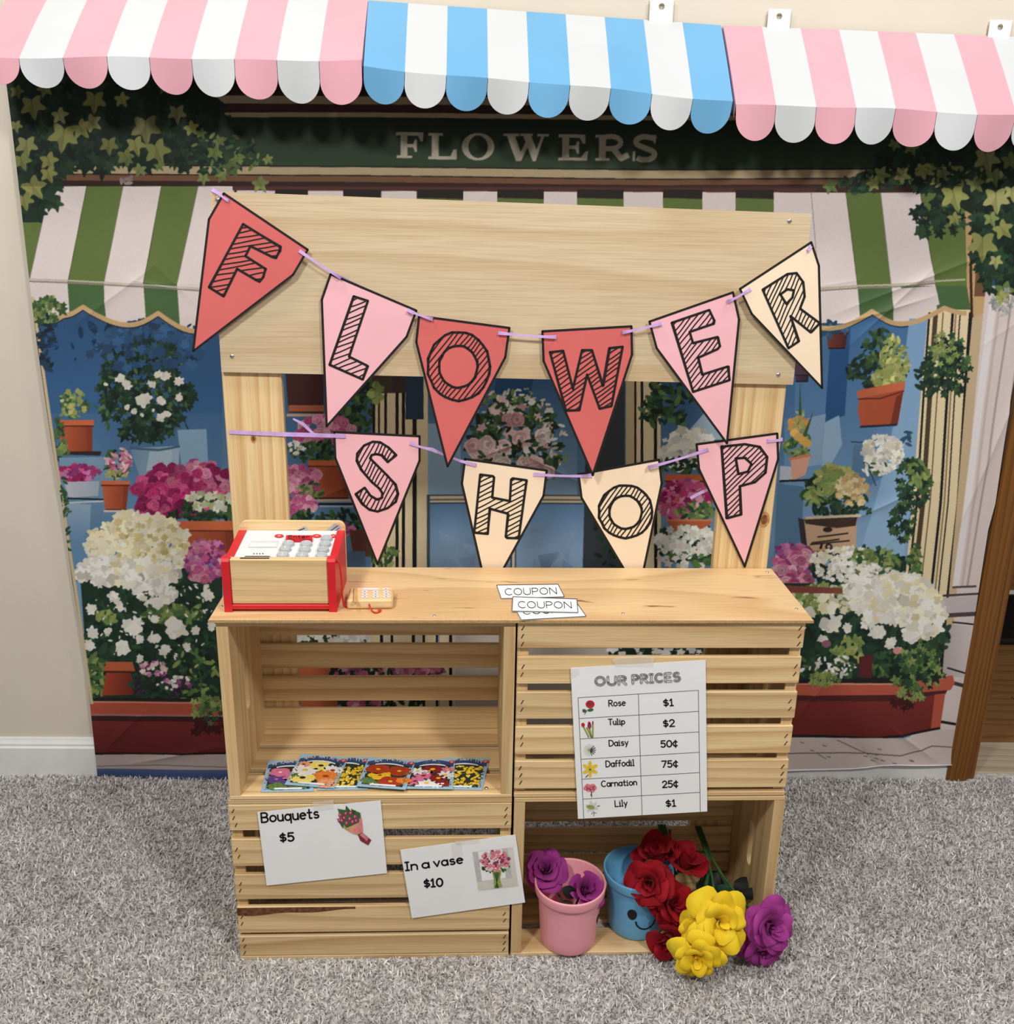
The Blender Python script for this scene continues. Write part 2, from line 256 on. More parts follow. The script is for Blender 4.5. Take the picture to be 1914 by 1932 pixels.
# ------------------------------------------------------------------ carpet pile: tens of thousands of soft bent tufts
def carpet():
    rg = np.random.default_rng(5); n = 285000
    x = rg.uniform(-1.75, 1.5, n); y = rg.uniform(-.70, WALL - .012, n)
    ls, lc = S(-.4605, 0, 0), S(.46, .2155, 0)
    lx = cS * x + sS * y; ly = -sS * x + cS * y
    keep = ~((lx > -.4595) & (lx < .459) & (ly > .001) & (ly < .214)) & ~((lx > -.48) & (lx < -.37) & (ly > .2) & (ly < .238)) & ~((lx > .36) & (lx < .47) & (ly > .2) & (ly < .238))
    keep &= ~((x > XD0 - .004) & (x < XD1 + .024) & (y > WALL - .026))
    x, y = x[keep], y[keep]; n = len(x)
    a = rg.uniform(0, 2 * np.pi, n); lean = rg.uniform(.25, 1.15, n); ln = rg.uniform(.008, .014, n); wd = rg.uniform(.0010, .0016, n)
    near = (np.abs(lx[keep] + .0) < .47) & (ly[keep] > -.012) & (ly[keep] < .23); ln = np.where(near, ln * .75, ln)
    t2 = a + rg.uniform(-1.3, 1.3, n)
    P = np.zeros((n, 7, 3)); cur = np.stack([x, y, np.full(n, -.001)], 1); side = np.stack([-np.sin(a), np.cos(a), np.zeros(n)], 1)
    for k in range(4):
        f = k / 3; ang = lean * (.35 + 1.0 * f); dirn = a * (1 - f) + t2 * f
        if k: cur = cur + np.stack([np.cos(dirn) * np.sin(ang), np.sin(dirn) * np.sin(ang), np.cos(ang)], 1) * (ln / 3)[:, None]
        ww = (wd * [1, 1.1, .85, 0][k])[:, None]
        if k < 3: P[:, 2 * k] = cur - side * ww; P[:, 2 * k + 1] = cur + side * ww
        else: P[:, 6] = cur
    P[:, :, 2] = np.maximum(P[:, :, 2], -.001)
    base = (np.arange(n) * 7)[:, None]
    q = np.concatenate([base + np.array([0, 1, 3, 2]), base + np.array([2, 3, 5, 4])], 0).ravel(); tr = (base + np.array([4, 5, 6])).ravel()
    me = bpy.data.meshes.new('carpet_pile'); me.vertices.add(n * 7); me.vertices.foreach_set('co', P.ravel())
    me.loops.add(len(q) + len(tr)); me.loops.foreach_set('vertex_index', np.concatenate([q, tr]).astype(np.int32))
    nq, ntt = len(q) // 4, len(tr) // 3; me.polygons.add(nq + ntt)
    me.polygons.foreach_set('loop_start', np.concatenate([np.arange(nq) * 4, len(q) + np.arange(ntt) * 3]).astype(np.int32))
    me.update(calc_edges=True); me.validate()
    tone = np.clip(rg.normal(.5, .25, n), 0, 1); at = me.attributes.new('tone', 'FLOAT', 'POINT'); at.data.foreach_set('value', np.repeat(tone, 7).astype(np.float32))
    mt, nt, b = newmat('carpet_fibre', .95, .15); A = N(nt, 'ShaderNodeAttribute', attribute_name='tone')
    r = ramp(nt, [(.0, (132, 131, 131)), (.35, (190, 188, 188)), (.7, (220, 219, 219)), (1, (241, 240, 240))]); nt.links.new(A.outputs['Fac'], r.inputs[0])
    tc = N(nt, 'ShaderNodeTexCoord'); no = N(nt, 'ShaderNodeTexNoise'); no.inputs['Scale'].default_value = 11; nt.links.new(tc.outputs['Object'], no.inputs['Vector'])
    r2 = ramp(nt, [(.35, (240, 235, 232)), (.65, (255, 255, 255))]); nt.links.new(no.outputs['Fac'], r2.inputs[0])
    mx = N(nt, 'ShaderNodeMix', data_type='RGBA', blend_type='MULTIPLY'); mx.inputs[0].default_value = 1; nt.links.new(r.outputs[0], mx.inputs[6]); nt.links.new(r2.outputs[0], mx.inputs[7]); nt.links.new(mx.outputs[2], b.inputs['Base Color'])
    me.materials.append(mt); o = bpy.data.objects.new('carpet_pile', me); COL.objects.link(o)
    o['kind'] = 'stuff'; o['label'] = 'mottled grey shag carpet pile covering the floor'; o['category'] = 'carpet'
carpet()
# ================================================================== PRINTED BACKDROP CLOTH
# The print is drawn once on a canvas, then carried by the cloth's own vertices as dye colour.
OX, OY, CW, CH, SS = 60, 60, 2040, 1640, 2
cv = np.zeros((CH * SS, CW * SS, 3), np.float32)
rg = np.random.default_rng(11)
def C(c, j=0):
    c = np.array(c, np.float32)
    if j: c = c * (1 + rg.normal(0, j))
    return np.clip(c, 0, 255)
def pg(pts, c):
    P = (np.asarray(pts, np.float64) + (OX, OY)) * SS
    x0, y0 = np.floor(P.min(0)).astype(int); x1, y1 = np.ceil(P.max(0)).astype(int) + 1
    x0, y0, x1, y1 = max(x0, 0), max(y0, 0), min(x1, CW * SS), min(y1, CH * SS)
    if x1 <= x0 or y1 <= y0: return
    X = (np.arange(x0, x1) + .5)[None, :]; Y = (np.arange(y0, y1) + .5)[:, None]; ins = np.zeros((y1 - y0, x1 - x0), bool)
    for (ax, ay), (bx, by) in zip(P, np.roll(P, -1, 0)):
        if ay == by: continue
        ins ^= ((ay <= Y) != (by <= Y)) & (X < ax + (Y - ay) / (by - ay) * (bx - ax))
    reg = cv[y0:y1, x0:x1]
    if callable(c): reg[ins] = c(np.broadcast_to(X / SS - OX, ins.shape)[ins], np.broadcast_to(Y / SS - OY, ins.shape)[ins])
    else: reg[ins] = c
def vg(y0, c0, y1, c1):                                   # a vertical blend in the artwork
    a, b = np.array(c0, np.float32), np.array(c1, np.float32)
    return lambda X, Y: a + (b - a) * np.clip((Y - y0) / (y1 - y0), 0, 1)[:, None]
def hg(x0, c0, x1, c1):
    a, b = np.array(c0, np.float32), np.array(c1, np.float32)
    return lambda X, Y: a + (b - a) * np.clip((X - x0) / (x1 - x0), 0, 1)[:, None]
def el(cx, cy, rx, ry, c, rot=0, n=20, wob=0):
    t = np.linspace(0, 2 * np.pi, n, endpoint=False); k = 1 + (wob * np.sin(t * 5 + rg.uniform(0, 6)) + wob * .6 * np.sin(t * 3 + rg.uniform(0, 6)) if wob else 0); q, s = math.cos(rot), math.sin(rot)
    X, Y = rx * k * np.cos(t), ry * k * np.sin(t); pg(np.stack([cx + q * X - s * Y, cy + s * X + q * Y], 1), c)
def ln(pts, wd, c):
    for (a, b), (d, e) in zip(pts[:-1], pts[1:]):
        L = math.hypot(d - a, e - b) or 1; nx, ny = -(e - b) / L * wd / 2, (d - a) / L * wd / 2
        pg([(a + nx, b + ny), (d + nx, e + ny), (d - nx, e - ny), (a - nx, b - ny)], c)
    if wd > 3:
        for a, b in pts[1:-1]: el(a, b, wd / 2, wd / 2, c, n=10)
IVH = [(0, 1.08), (9, .86), (20, .60), (33, .56), (48, .78), (58, .90), (68, .74), (84, .46), (104, .52), (122, .66), (136, .58), (156, .34)]
IV = IVH + [(180, .14)] + [(360 - a, k) for a, k in IVH[:0:-1]]
def ivy(cx, cy, r, rot, c):
    pts = [(cx + r * k * math.cos(math.radians(a) + rot), cy + r * k * math.sin(math.radians(a) + rot)) for a, k in IV]; pg(pts, c)
    tip = pts[0]; ln([(cx - .2 * r * math.cos(rot), cy - .2 * r * math.sin(rot)), tip], max(1, r * .05), np.asarray(c) * .72)
    pg([(cx, cy), pts[0], pts[1], pts[2], pts[3]], np.asarray(c) * .88)
def petal5(cx, cy, r, c, k=5, ctr=None):
    t = np.linspace(0, 2 * np.pi, 20, endpoint=False); am = rg.uniform(.10, .26); R = r * (1 - am + am * np.cos(rg.integers(4, 7) * t + rg.uniform(0, 6)) + .08 * np.cos(2 * t + rg.uniform(0, 6)))
    pg(np.stack([cx + R * np.cos(t), cy + R * np.sin(t) * .9], 1), c)
    if ctr is not None: el(cx, cy, r * .22, r * .2, ctr, n=8)
def leafp(cx, cy, r, rot, c): el(cx, cy, r, r * .42, c, rot, 10)
def cluster(cx, cy, rx, ry, n, r0, r1, cols, kind='blob', rot=0, j=.08, edge=0, box=None):
    pts = []
    while len(pts) < n:
        u, v = rg.uniform(-1, 1, 2)
        if box is None and (u * u + v * v > 1 or (edge and u * u + v * v < edge)): continue
        pts.append((u, v))
    pts.sort(key=lambda p: p[1] + rg.uniform(-.6, .6))
    for u, v in pts:
        x = cx + u * rx * math.cos(rot) - v * ry * math.sin(rot); y = cy + u * rx * math.sin(rot) + v * ry * math.cos(rot)
        r = rg.uniform(r0, r1); c = C(cols[rg.integers(len(cols))], j)
        if kind == 'blob': el(x, y, r, r * rg.uniform(.65, 1), c, rg.uniform(0, 3), 12, .16)
        elif kind == 'leaf': leafp(x, y, r, rg.uniform(0, 6.3), c)
        elif kind == 'ivy': ivy(x, y, r, rg.uniform(.6, 2.5), c)
        elif kind == 'flower': petal5(x, y, r, c, 5)
        elif kind == 'rose':
            el(x, y, r, r * .92, c, 0, 14, .08)
            for q, d in ((.75, .86), (.5, 1.06), (.28, .8)): el(x + rg.uniform(-.12, .12) * r, y + rg.uniform(-.1, .1) * r, r * q, r * q * .85, np.clip(c * d, 0, 255), rg.uniform(0, 3), 12, .1)
        elif kind == 'spike': ln([(x, y), (x + rg.uniform(-.6, .6) * r * 2, y - r * 2.2)], 2.2, c)
DG = [(28, 52, 40), (36, 64, 48), (24, 44, 36), (46, 76, 52)]; MG = [(62, 96, 58), (84, 118, 66), (52, 84, 54)]; LG = [(132, 152, 84), (150, 166, 98), (112, 138, 78)]; YG = [(168, 172, 100), (150, 156, 90), (184, 184, 120)]
WH = [(240, 238, 232), (250, 249, 246), (226, 224, 216), (234, 230, 214)]; CRM = [(244, 238, 208), (250, 246, 226), (232, 222, 182), (240, 230, 196)]; PK = [(226, 142, 176), (206, 108, 150), (238, 172, 194), (190, 86, 136)]; MAG = [(190, 52, 112), (162, 36, 98), (214, 88, 140), (142, 28, 88)]; PPK = [(232, 190, 194), (244, 214, 214), (222, 168, 176), (248, 228, 224)]; PUR = [(168, 84, 148), (140, 56, 120), (196, 120, 172)]
TER, TERD, TERL = (190, 98, 62), (140, 60, 38), (214, 128, 90)
INK = (26, 24, 26)
def pot(x0, x1, yt, yb, taper=.12, rim=.2, c=TER, cd=TERD):
    wv = x1 - x0; h = yb - yt; a, b = x0 + wv * taper, x1 - wv * taper
    pg([(x0 + wv * .04, yt + h * rim), (x1 - wv * .04, yt + h * rim), (b, yb), (a, yb)], hg(x0, np.array(c) * 1.06, x1, cd))
    pg([(x1 - wv * .22, yt + h * rim), (x1 - wv * .04, yt + h * rim), (b, yb), (b - wv * .12, yb)], cd)
    pg([(x0, yt), (x1, yt), (x1 - wv * .01, yt + h * rim), (x0 + wv * .01, yt + h * rim)], np.minimum(255, np.array(c) * 1.12)); ln([(x0, yt + h * rim), (x1, yt + h * rim)], 2.2, np.array(cd) * .6); ln([(a, yb), (b, yb)], 2.5, INK)
# --- glass and background
pg([(-60, -60), (1980, -60), (1980, 1580), (-60, 1580)], vg(580, (46, 84, 128), 1080, (126, 164, 200)))
pg([(60, 560), (420, 560), (420, 1100), (90, 1100)], vg(600, (44, 82, 130), 1000, (104, 146, 186)))
pg([(1470, 560), (1790, 560), (1760, 1100), (1470, 1100)], vg(600, (62, 108, 160), 1060, (140, 176, 212)))
# --- fascia of the painted shop front
pg([(-60, -60), (1980, -60), (1980, 372), (-60, 372)], (70, 46, 42))
pg([(-60, 178), (1980, 190), (1980, 205), (-60, 193)], (228, 208, 174)); pg([(-60, 193), (1980, 205), (1980, 216), (-60, 205)], (88, 52, 48))
ln([(-60, 218), (700, 217), (1240, 223), (1980, 226)], 9, (226, 206, 168))
pg([(-60, 223), (700, 222), (1240, 228), (1980, 231), (1980, 318), (1240, 320), (700, 314), (-60, 310)], vg(230, (40, 56, 46), 300, (58, 82, 58)))
pg([(-60, 311), (700, 315), (1240, 321), (1980, 318), (1980, 334), (1240, 338), (700, 331), (-60, 327)], (230, 208, 166)); ln([(-60, 311), (700, 315), (1240, 321), (1980, 318)], 2.5, INK); ln([(-60, 328), (700, 332), (1240, 339), (1980, 335)], 2.5, INK)
pg([(-60, 329), (700, 333), (1240, 340), (1980, 336), (1980, 346), (1240, 350), (700, 344), (-60, 340)], (150, 104, 76))
pg([(-60, 340), (700, 344), (1240, 350), (1980, 346), (1980, 380), (-60, 380)], (66, 40, 36))
# --- FLOWERS in serif capitals
def Z(p): return zz(p, 2.734, 600, 0)
LC = (226, 216, 200)
def zp(*p): pg(Z(p), LC)
def word():
    zp((428, 686), (464, 686), (464, 812), (428, 812)); zp((404, 682), (546, 684), (544, 732), (532, 732), (518, 702), (404, 700)); zp((460, 744), (494, 744), (502, 720), (513, 720), (513, 784), (502, 784), (494, 762), (460, 762)); zp((407, 802), (488, 804), (488, 818), (407, 816))
    zp((590, 692), (626, 692), (624, 818), (588, 818)); zp((571, 687), (646, 688), (646, 702), (571, 701)); zp((571, 808), (686, 806), (700, 772), (718, 772), (717, 825), (571, 823))
    el(*Z([(828, 758)])[0], 84 / 2.734, 71 / 2.734, LC, n=40); 
    zp((974, 694), (1016, 694), (1050, 790), (1034, 832), (1024, 832)); zp((1084, 712), (1098, 732), (1050, 832), (1024, 832)); zp((1058, 694), (1100, 694), (1136, 790), (1122, 832), (1110, 832)); zp((1156, 700), (1172, 700), (1126, 832), (1110, 832))
    zp((958, 690), (1040, 691), (1040, 704), (958, 703)); zp((1046, 690), (1110, 691), (1110, 704), (1046, 703)); zp((1134, 691), (1196, 692), (1194, 706), (1134, 705))
    zp((1264, 698), (1300, 698), (1298, 826), (1262, 826)); zp((1244, 693), (1382, 694), (1384, 742), (1370, 742), (1354, 712), (1244, 710)); zp((1296, 752), (1332, 752), (1340, 730), (1350, 730), (1350, 794), (1340, 794), (1332, 770), (1296, 770)); zp((1242, 814), (1360, 814), (1382, 782), (1397, 782), (1392, 830), (1242, 828))
    zp((1454, 700), (1490, 700), (1488, 828), (1452, 828)); zp((1435, 696), (1500, 696), (1500, 712), (1435, 711)); zp((1435, 816), (1508, 816), (1508, 830), (1435, 830))
    ln(Z([(1488, 706)] + arc(1520, 736, 46, 31, -90, 90, 10) + [(1488, 768)]), 9.5, LC); ln(Z([(1526, 766), (1568, 818), (1606, 800)]), 11, LC)
    ln(Z([(1744, 722), (1728, 710)] + arc(1690, 732, 46, 26, -50, -230, 10) + arc(1690, 798, 50, 28, -70, 145, 10)), 10.5, LC); zp((1736, 697), (1748, 697), (1746, 742), (1736, 742)); zp((1628, 782), (1640, 782), (1640, 832), (1626, 832))
word()
el(*Z([(828, 758)])[0], 50 / 2.734, 58 / 2.734, (50, 70, 52), n=30)
# --- painted awning, green and white
GR, WT = (104, 124, 66), (238, 226, 226)
def awn(top, bot, yt, yb, cols, y2, dark=.84):
    for i in range(len(top) - 1):
        c = np.array(cols[i], np.float32)
        pg([(top[i], yt), (top[i + 1], yt), (bot[i + 1], yb), (bot[i], yb)], c)
        d = (76, 108, 66) if cols[i] is GR else c * .97
        pg([(bot[i], yb), (bot[i + 1], yb), (bot[i + 1] + 7, y2), (bot[i] + 7, y2)], d)
        ln([(top[i], yt), (bot[i], yb)], 1.2, c * .6)
awn([20, 95, 163, 232, 305, 375, 445], [-20, 54, 127, 195, 270, 334, 405], 352, 536, [GR, WT, GR, WT, GR, WT], 640)
ln([(40, 527), (127, 530), (270, 538), (420, 548)], 3, (196, 196, 178)); ln([(40, 531), (127, 534), (270, 542), (420, 552)], 3, (150, 132, 128))
xs = [448, 520, 582, 648, 720, 787, 875, 939, 1027, 1090, 1178, 1252, 1326, 1388, 1460, 1531]
for i in range(len(xs) - 1): pg([(xs[i], 356), (xs[i + 1], 356), (xs[i + 1], 600), (xs[i], 600)], GR if i % 2 else WT)
pg([(440, 352), (1540, 356), (1540, 364), (440, 360)], (88, 50, 46))
for i in range(1, len(xs) - 1, 2): pg([(xs[i], 358), (xs[i + 1], 358), (xs[i + 1], 376), (xs[i], 374)], (40, 34, 30))
pg([(1522, 364), (1550, 364), (1550, 600), (1522, 600)], WT); awn([1531, 1597, 1663, 1738, 1850], [1545, 1619, 1683, 1767, 1845], 364, 540, [WT, GR, WT, GR], 640)
ln([(1540, 545), (1619, 540), (1683, 538), (1767, 531), (1823, 528)], 3.5, (188, 190, 160)); ln([(1540, 549), (1619, 544), (1683, 542), (1767, 535)], 3, (150, 132, 128))
# valance edge with its tan braid, the glass showing below
def braid(pts, fill, low):
    pg(list(pts) + [(pts[-1][0], low), (pts[0][0], low)], fill); ln([(x, y + 6) for x, y in pts], 1.6, INK); ln(pts, 9, (206, 172, 126))
def smooth(p):
    o = []
    for i in range(len(p) - 1):
        (a, b), (c, d) = p[i], p[i + 1]; sg = 1 if d > b else -1
        for k in range(6): t = k / 6; o.append((a + (c - a) * t, b + (d - b) * (math.sin(t * 1.57) if sg > 0 else 1 - math.cos(t * 1.57))))
    return o + [p[-1]]
BRL = [(20, 602), (90, 608), (120, 596), (156, 580), (244, 614), (298, 592), (372, 626), (450, 604)]
braid(smooth(BRL), vg(590, (48, 84, 128), 800, (60, 106, 156)), 780)
BRR = [(1500, 600), (1565, 620), (1646, 588), (1702, 612), (1784, 582), (1826, 592)]
braid(smooth(BRR), vg(590, (66, 112, 162), 900, (110, 154, 200)), 780)
pg([(420, 600), (1500, 600), (1500, 790), (420, 790)], vg(640, (50, 92, 142), 860, (96, 140, 182)))
# --- left window
for a in range(60):
    leafp(rg.uniform(60, 380), rg.uniform(610, 680), rg.uniform(4, 13), rg.uniform(0, 6), C((34, 66, 104), .15))
cluster(275, 660, 108, 50, 150, 6, 15, [(40, 72, 106), (58, 98, 142), (50, 84, 124), (36, 62, 88)], 'flower'); ln(smooth(BRL), 9, (206, 172, 126)); ln([(x, y + 6) for x, y in smooth(BRL)], 1.6, INK)
cluster(275, 735, 92, 96, 260, 8, 17, DG, 'ivy'); cluster(270, 740, 96, 90, 70, 3, 8, MG, 'leaf'); cluster(270, 664, 84, 34, 40, 8, 14, [(54, 94, 138), (44, 80, 118)], 'flower')
for x, y, r in [(x / 3.449, y / 3.449 + 540, r) for x, y, r in [(785, 600, 11), (835, 645, 12), (1030, 580, 11), (1080, 595, 12), (985, 640, 10), (1165, 620, 12), (935, 745, 17), (1050, 750, 10), (830, 790, 7), (875, 815, 7), (1160, 720, 10), (1050, 860, 12), (1085, 830, 9), (925, 840, 5), (690, 640, 5), (1000, 810, 4)]]:
    for _ in range(4): petal5(x + rg.uniform(-.35, .35) * r, y + rg.uniform(-.35, .35) * r, r * .72, C(WH[_ % 4], .02))
ln([(350, 800), (366, 830), (374, 870)], 2, INK)
pg([(335, 812), (390, 810), (395, 905), (345, 900)], (140, 176, 206)); pg([(246, 846), (340, 842), (336, 900), (268, 912)], hg(250, (116, 152, 182), 330, (160, 188, 210))); pg([(283, 852), (325, 850), (325, 884), (276, 890)], (176, 198, 216)); ln([(246, 846), (300, 850), (340, 843)], 4, (70, 104, 132))
cluster(140, 765, 30, 24, 50, 4, 9, LG + MG, 'leaf'); cluster(140, 760, 24, 24, 24, 3, 7, YG, 'blob'); pot(111, 178, 793, 855, .05, .18)
pg([(112, 852), (192, 852), (190, 860), (112, 858)], (50, 36, 34)); cluster(108, 830, 16, 40, 50, 5, 11, MG + DG, 'ivy'); cluster(120, 850, 14, 9, 14, 4, 9, LG, 'leaf')
pg([(112, 864), (230, 862), (232, 1010), (120, 1010)], vg(870, (128, 160, 190), 1000, (92, 130, 168)))
cluster(150, 893, 38, 16, 90, 4, 9, PUR + MAG, 'flower'); pg([(121, 910), (188, 908), (186, 936), (130, 940)], hg(120, (196, 202, 214), 190, (164, 176, 194))); ln([(128, 941), (196, 943)], 3, INK); ln([(118, 950), (196, 946)], 3, (200, 210, 220))
cluster(222, 875, 26, 28, 60, 3, 8, DG + MG, 'leaf'); cluster(226, 872, 24, 26, 60, 3, 8, PPK + PK, 'leaf'); cluster(222, 895, 20, 12, 20, 3, 7, YG, 'leaf'); pot(191, 246, 908, 963, .14, .15); ln([(196, 965), (244, 965)], 4, (210, 200, 190))
pg([(118, 950), (172, 952), (170, 1000), (140, 1030), (124, 1030)], vg(950, (150, 178, 204), 1020, (110, 146, 184)))
cluster(345, 925, 88, 44, 150, 8, 15, MAG, 'rose', 0, .1); cluster(375, 905, 60, 30, 50, 7, 12, PK + MAG, 'rose'); cluster(290, 960, 30, 34, 50, 7, 12, MAG, 'rose')
cluster(395, 962, 50, 26, 80, 6, 11, DG + MG, 'leaf'); cluster(398, 945, 46, 22, 30, 5, 10, [(214, 218, 186), (186, 196, 150), (230, 232, 214)], 'flower'); cluster(360, 975, 50, 10, 40, 5, 9, DG, 'leaf')
pot(334, 450, 984, 1050, .06, .28); 
# hydrangea and lower left bed
cluster(262, 1045, 98, 76, 300, 7, 17, CRM, 'flower', 0, .05); cluster(262, 1045, 92, 70, 160, 4, 9, CRM + [(214, 198, 146), (206, 190, 130)], 'flower', 0, .05)
pg([(150, 1080), (420, 1070), (420, 1330), (168, 1330)], (30, 56, 44)); cluster(290, 1200, 130, 130, 420, 7, 16, DG, 'leaf')
cluster(190, 1080, 46, 26, 90, 7, 15, WH, 'flower'); cluster(270, 1085, 66, 26, 120, 7, 15, WH + CRM, 'flower'); cluster(290, 1120, 40, 22, 40, 6, 12, WH, 'flower')
cluster(392, 1058, 40, 38, 150, 4, 10, PK + PUR, 'flower'); cluster(375, 1085, 16, 14, 20, 6, 9, PK, 'rose')
cluster(330, 1160, 70, 16, 50, 7, 14, LG + MG, 'leaf'); cluster(200, 1165, 20, 10, 14, 7, 12, LG, 'leaf')
for x, y, r in [(170, 1150, 14), (250, 1183, 24), (333, 1186, 25), (176, 1196, 16), (205, 1194, 10), (290, 1172, 12), (264, 1208, 11), (292, 1208, 14), (232, 1226, 20), (170, 1222, 16), (312, 1228, 13), (356, 1222, 11), (228, 1145, 12), (215, 1128, 14), (300, 1140, 16), (395, 1125, 16), (372, 1188, 12), (265, 1244, 10), (398, 1182, 11), (390, 1108, 8)]:
    for q in range(5): petal5(x + rg.uniform(-.4, .4) * r, y + rg.uniform(-.4, .4) * r, r * .66, C(WH[q % 4], .02))
cluster(290, 1170, 120, 90, 80, 2, 5, WH, 'leaf'); cluster(370, 1280, 46, 60, 90, 5, 11, MG + DG + LG, 'leaf'); cluster(180, 1280, 18, 44, 60, 5, 11, LG + MG, 'leaf')
pg([(200, 1250), (250, 1250), (256, 1268), (196, 1268)], TER); pg([(200, 1270), (256, 1270), (254, 1312), (192, 1314)], hg(195, (170, 72, 44), 255, (120, 46, 34))); ln([(196, 1269), (256, 1269)], 3, (60, 24, 20))
cluster(300, 1290, 60, 26, 90, 4, 10, DG + [(70, 44, 74), (52, 34, 58)], 'leaf'); cluster(290, 1262, 26, 14, 34, 3, 7, PUR + PPK, 'flower'); cluster(330, 1288, 34, 14, 24, 3, 6, PUR + WH, 'flower')
pg([(168, 1318), (470, 1318), (470, 1330), (168, 1328)], (40, 30, 32))
pg([(168, 1326), (540, 1326), (540, 1350), (170, 1350)], (186, 88, 66)); ln([(168, 1326), (540, 1326)], 3, (224, 150, 124)); ln([(170, 1350), (540, 1350)], 2.5, (200, 110, 88)); pg([(170, 1352), (540, 1352), (540, 1362), (172, 1362)], (66, 28, 30))
pg([(172, 1362), (540, 1362), (540, 1420), (178, 1422)], vg(1362, (124, 46, 44), 1420, (104, 34, 34))); ln([(178, 1424), (300, 1424), (540, 1418)], 5, (30, 22, 24))
cluster(390, 1330, 34, 24, 26, 7, 13, LG, 'ivy'); cluster(395, 1372, 34, 12, 14, 8, 14, [(74, 26, 28), (64, 22, 24)], 'ivy'); cluster(398, 1345, 20, 20, 12, 6, 10, MG, 'ivy')
pg([(176, 1426), (560, 1421), (560, 1452), (180, 1453)], (196, 180, 178)); ln([(180, 1448), (300, 1444), (560, 1450)], 1.5, (120, 110, 120)); pg([(176, 1452), (560, 1452), (560, 1500), (176, 1500)], vg(1452, (88, 104, 148), 1470, (50, 72, 124)))
# --- left jamb of the painted window
for x0, x1, c in [(70, 78, (60, 50, 44)), (78, 84, (214, 196, 160))]:
    pg([(x0 - 20, 560), (x1 - 20, 560), (x1 + 92, 1330), (x0 + 92, 1330)], c)
cluster(92, 585, 30, 24, 40, 8, 15, LG + MG, 'ivy'); cluster(88, 650, 14, 60, 30, 6, 12, [(34, 60, 84), (28, 46, 60)], 'leaf'); cluster(122, 980, 10, 80, 40, 4, 8, MG, 'leaf')
# --- middle, seen through the stand
def col(x0, y0, y1, bands, s=0):
    x = x0
    for wdt, c in bands: pg([(x, y0), (x + wdt, y0), (x + wdt + s, y1), (x + s, y1)], c); x += wdt
IVO, IVD = (238, 220, 180), (206, 184, 142)
pg([(540, 700), (700, 700), (700, 1070), (540, 1070)], vg(740, (62, 102, 142), 1000, (96, 136, 172)))
cluster(675, 750, 45, 60, 120, 6, 13, DG + MG, 'leaf'); cluster(650, 800, 50, 30, 60, 5, 11, DG + MG, 'leaf')
pg([(540, 705), (612, 705), (612, 780), (546, 778)], (70, 38, 38)); pg([(546, 764), (612, 764), (612, 776), (546, 776)], (176, 100, 72)); ln([(542, 783), (614, 783)], 5, (206, 172, 150))
col(704, 700, 1080, [(5, INK), (5, IVO), (4, (60, 50, 40)), (8, IVO), (5, INK), (16, IVO), (6, INK), (6, IVO), (6, INK), (14, IVO), (8, INK), (22, IVO), (6, INK), (9, IVO), (5, (150, 130, 100))])
pg([(702, 700), (742, 700), (742, 742), (702, 742)], (70, 58, 50)); pg([(742, 700), (800, 700), (800, 742), (742, 742)], (58, 50, 46)); pg([(766, 700), (800, 700), (800, 792), (766, 792)], (38, 60, 84))
cluster(708, 745, 12, 20, 20, 5, 9, LG, 'blob')
pg([(808, 700), (1090, 700), (1090, 940), (808, 940)], vg(700, (50, 92, 142), 940, (142, 176, 202))); pg([(808, 800), (870, 800), (870, 936), (808, 936)], (152, 184, 212))
pg([(940, 700), (1010, 700), (1000, 760), (930, 760)], (40, 80, 126))
pg([(806, 936), (1100, 936), (1100, 950), (806, 950)], (226, 214, 190)); ln([(806, 936), (1100, 936)], 2.5, (70, 70, 70)); ln([(806, 944), (1100, 944)], 3, (120, 104, 80)); ln([(806, 951), (1100, 951)], 3, (56, 70, 84))
pg([(808, 952), (1120, 952), (1120, 1080), (808, 1080)], vg(952, (104, 144, 186), 1060, (150, 182, 216)))
for _ in range(16):
    x, y = rg.uniform(820, 1090), rg.uniform(960, 1060); pg([(x, y), (x + rg.uniform(20, 70), y + rg.uniform(-30, 30)), (x + rg.uniform(-20, 50), y + rg.uniform(20, 60))], C((138, 170, 206), .05))
pg([(806, 936), (812, 936), (812, 1080), (806, 1080)], (70, 90, 110)); col(964, 952, 1080, [(3, (60, 70, 80)), (5, (226, 214, 190)), (3, (90, 90, 90))])
cluster(972, 838, 88, 92, 260, 6, 13, DG + MG, 'leaf'); cluster(968, 770, 70, 40, 90, 3, 7, WH + LG, 'leaf'); cluster(972, 815, 82, 70, 44, 7, 12, PPK + WH, 'flower', 0, .05); cluster(975, 830, 80, 74, 46, 5, 10, DG + MG, 'leaf'); cluster(960, 845, 72, 54, 17, 14, 20, PPK, 'rose', 0, .05); cluster(960, 845, 80, 60, 26, 5, 9, DG + MG, 'leaf'); cluster(1045, 850, 26, 60, 30, 4, 8, LG + WH, 'leaf'); cluster(975, 885, 80, 14, 9, 12, 17, PPK, 'rose', 0, .04)
pg([(1110, 700), (1180, 700), (1180, 1080), (1100, 1080)], (58, 64, 72)); cluster(1150, 1000, 30, 70, 40, 6, 12, DG, 'leaf')
col(1182, 720, 1080, [(16, IVD), (4, INK), (8, IVO), (5, INK), (20, IVO), (6, INK), (8, IVO), (8, INK), (5, IVO)])
cluster(1240, 775, 34, 26, 50, 6, 12, DG + MG, 'leaf')
pg([(1248, 700), (1480, 700), (1480, 1080), (1248, 1080)], vg(720, (52, 94, 142), 960, (110, 146, 178))); cluster(1270, 750, 44, 50, 90, 6, 13, DG + MG, 'leaf')
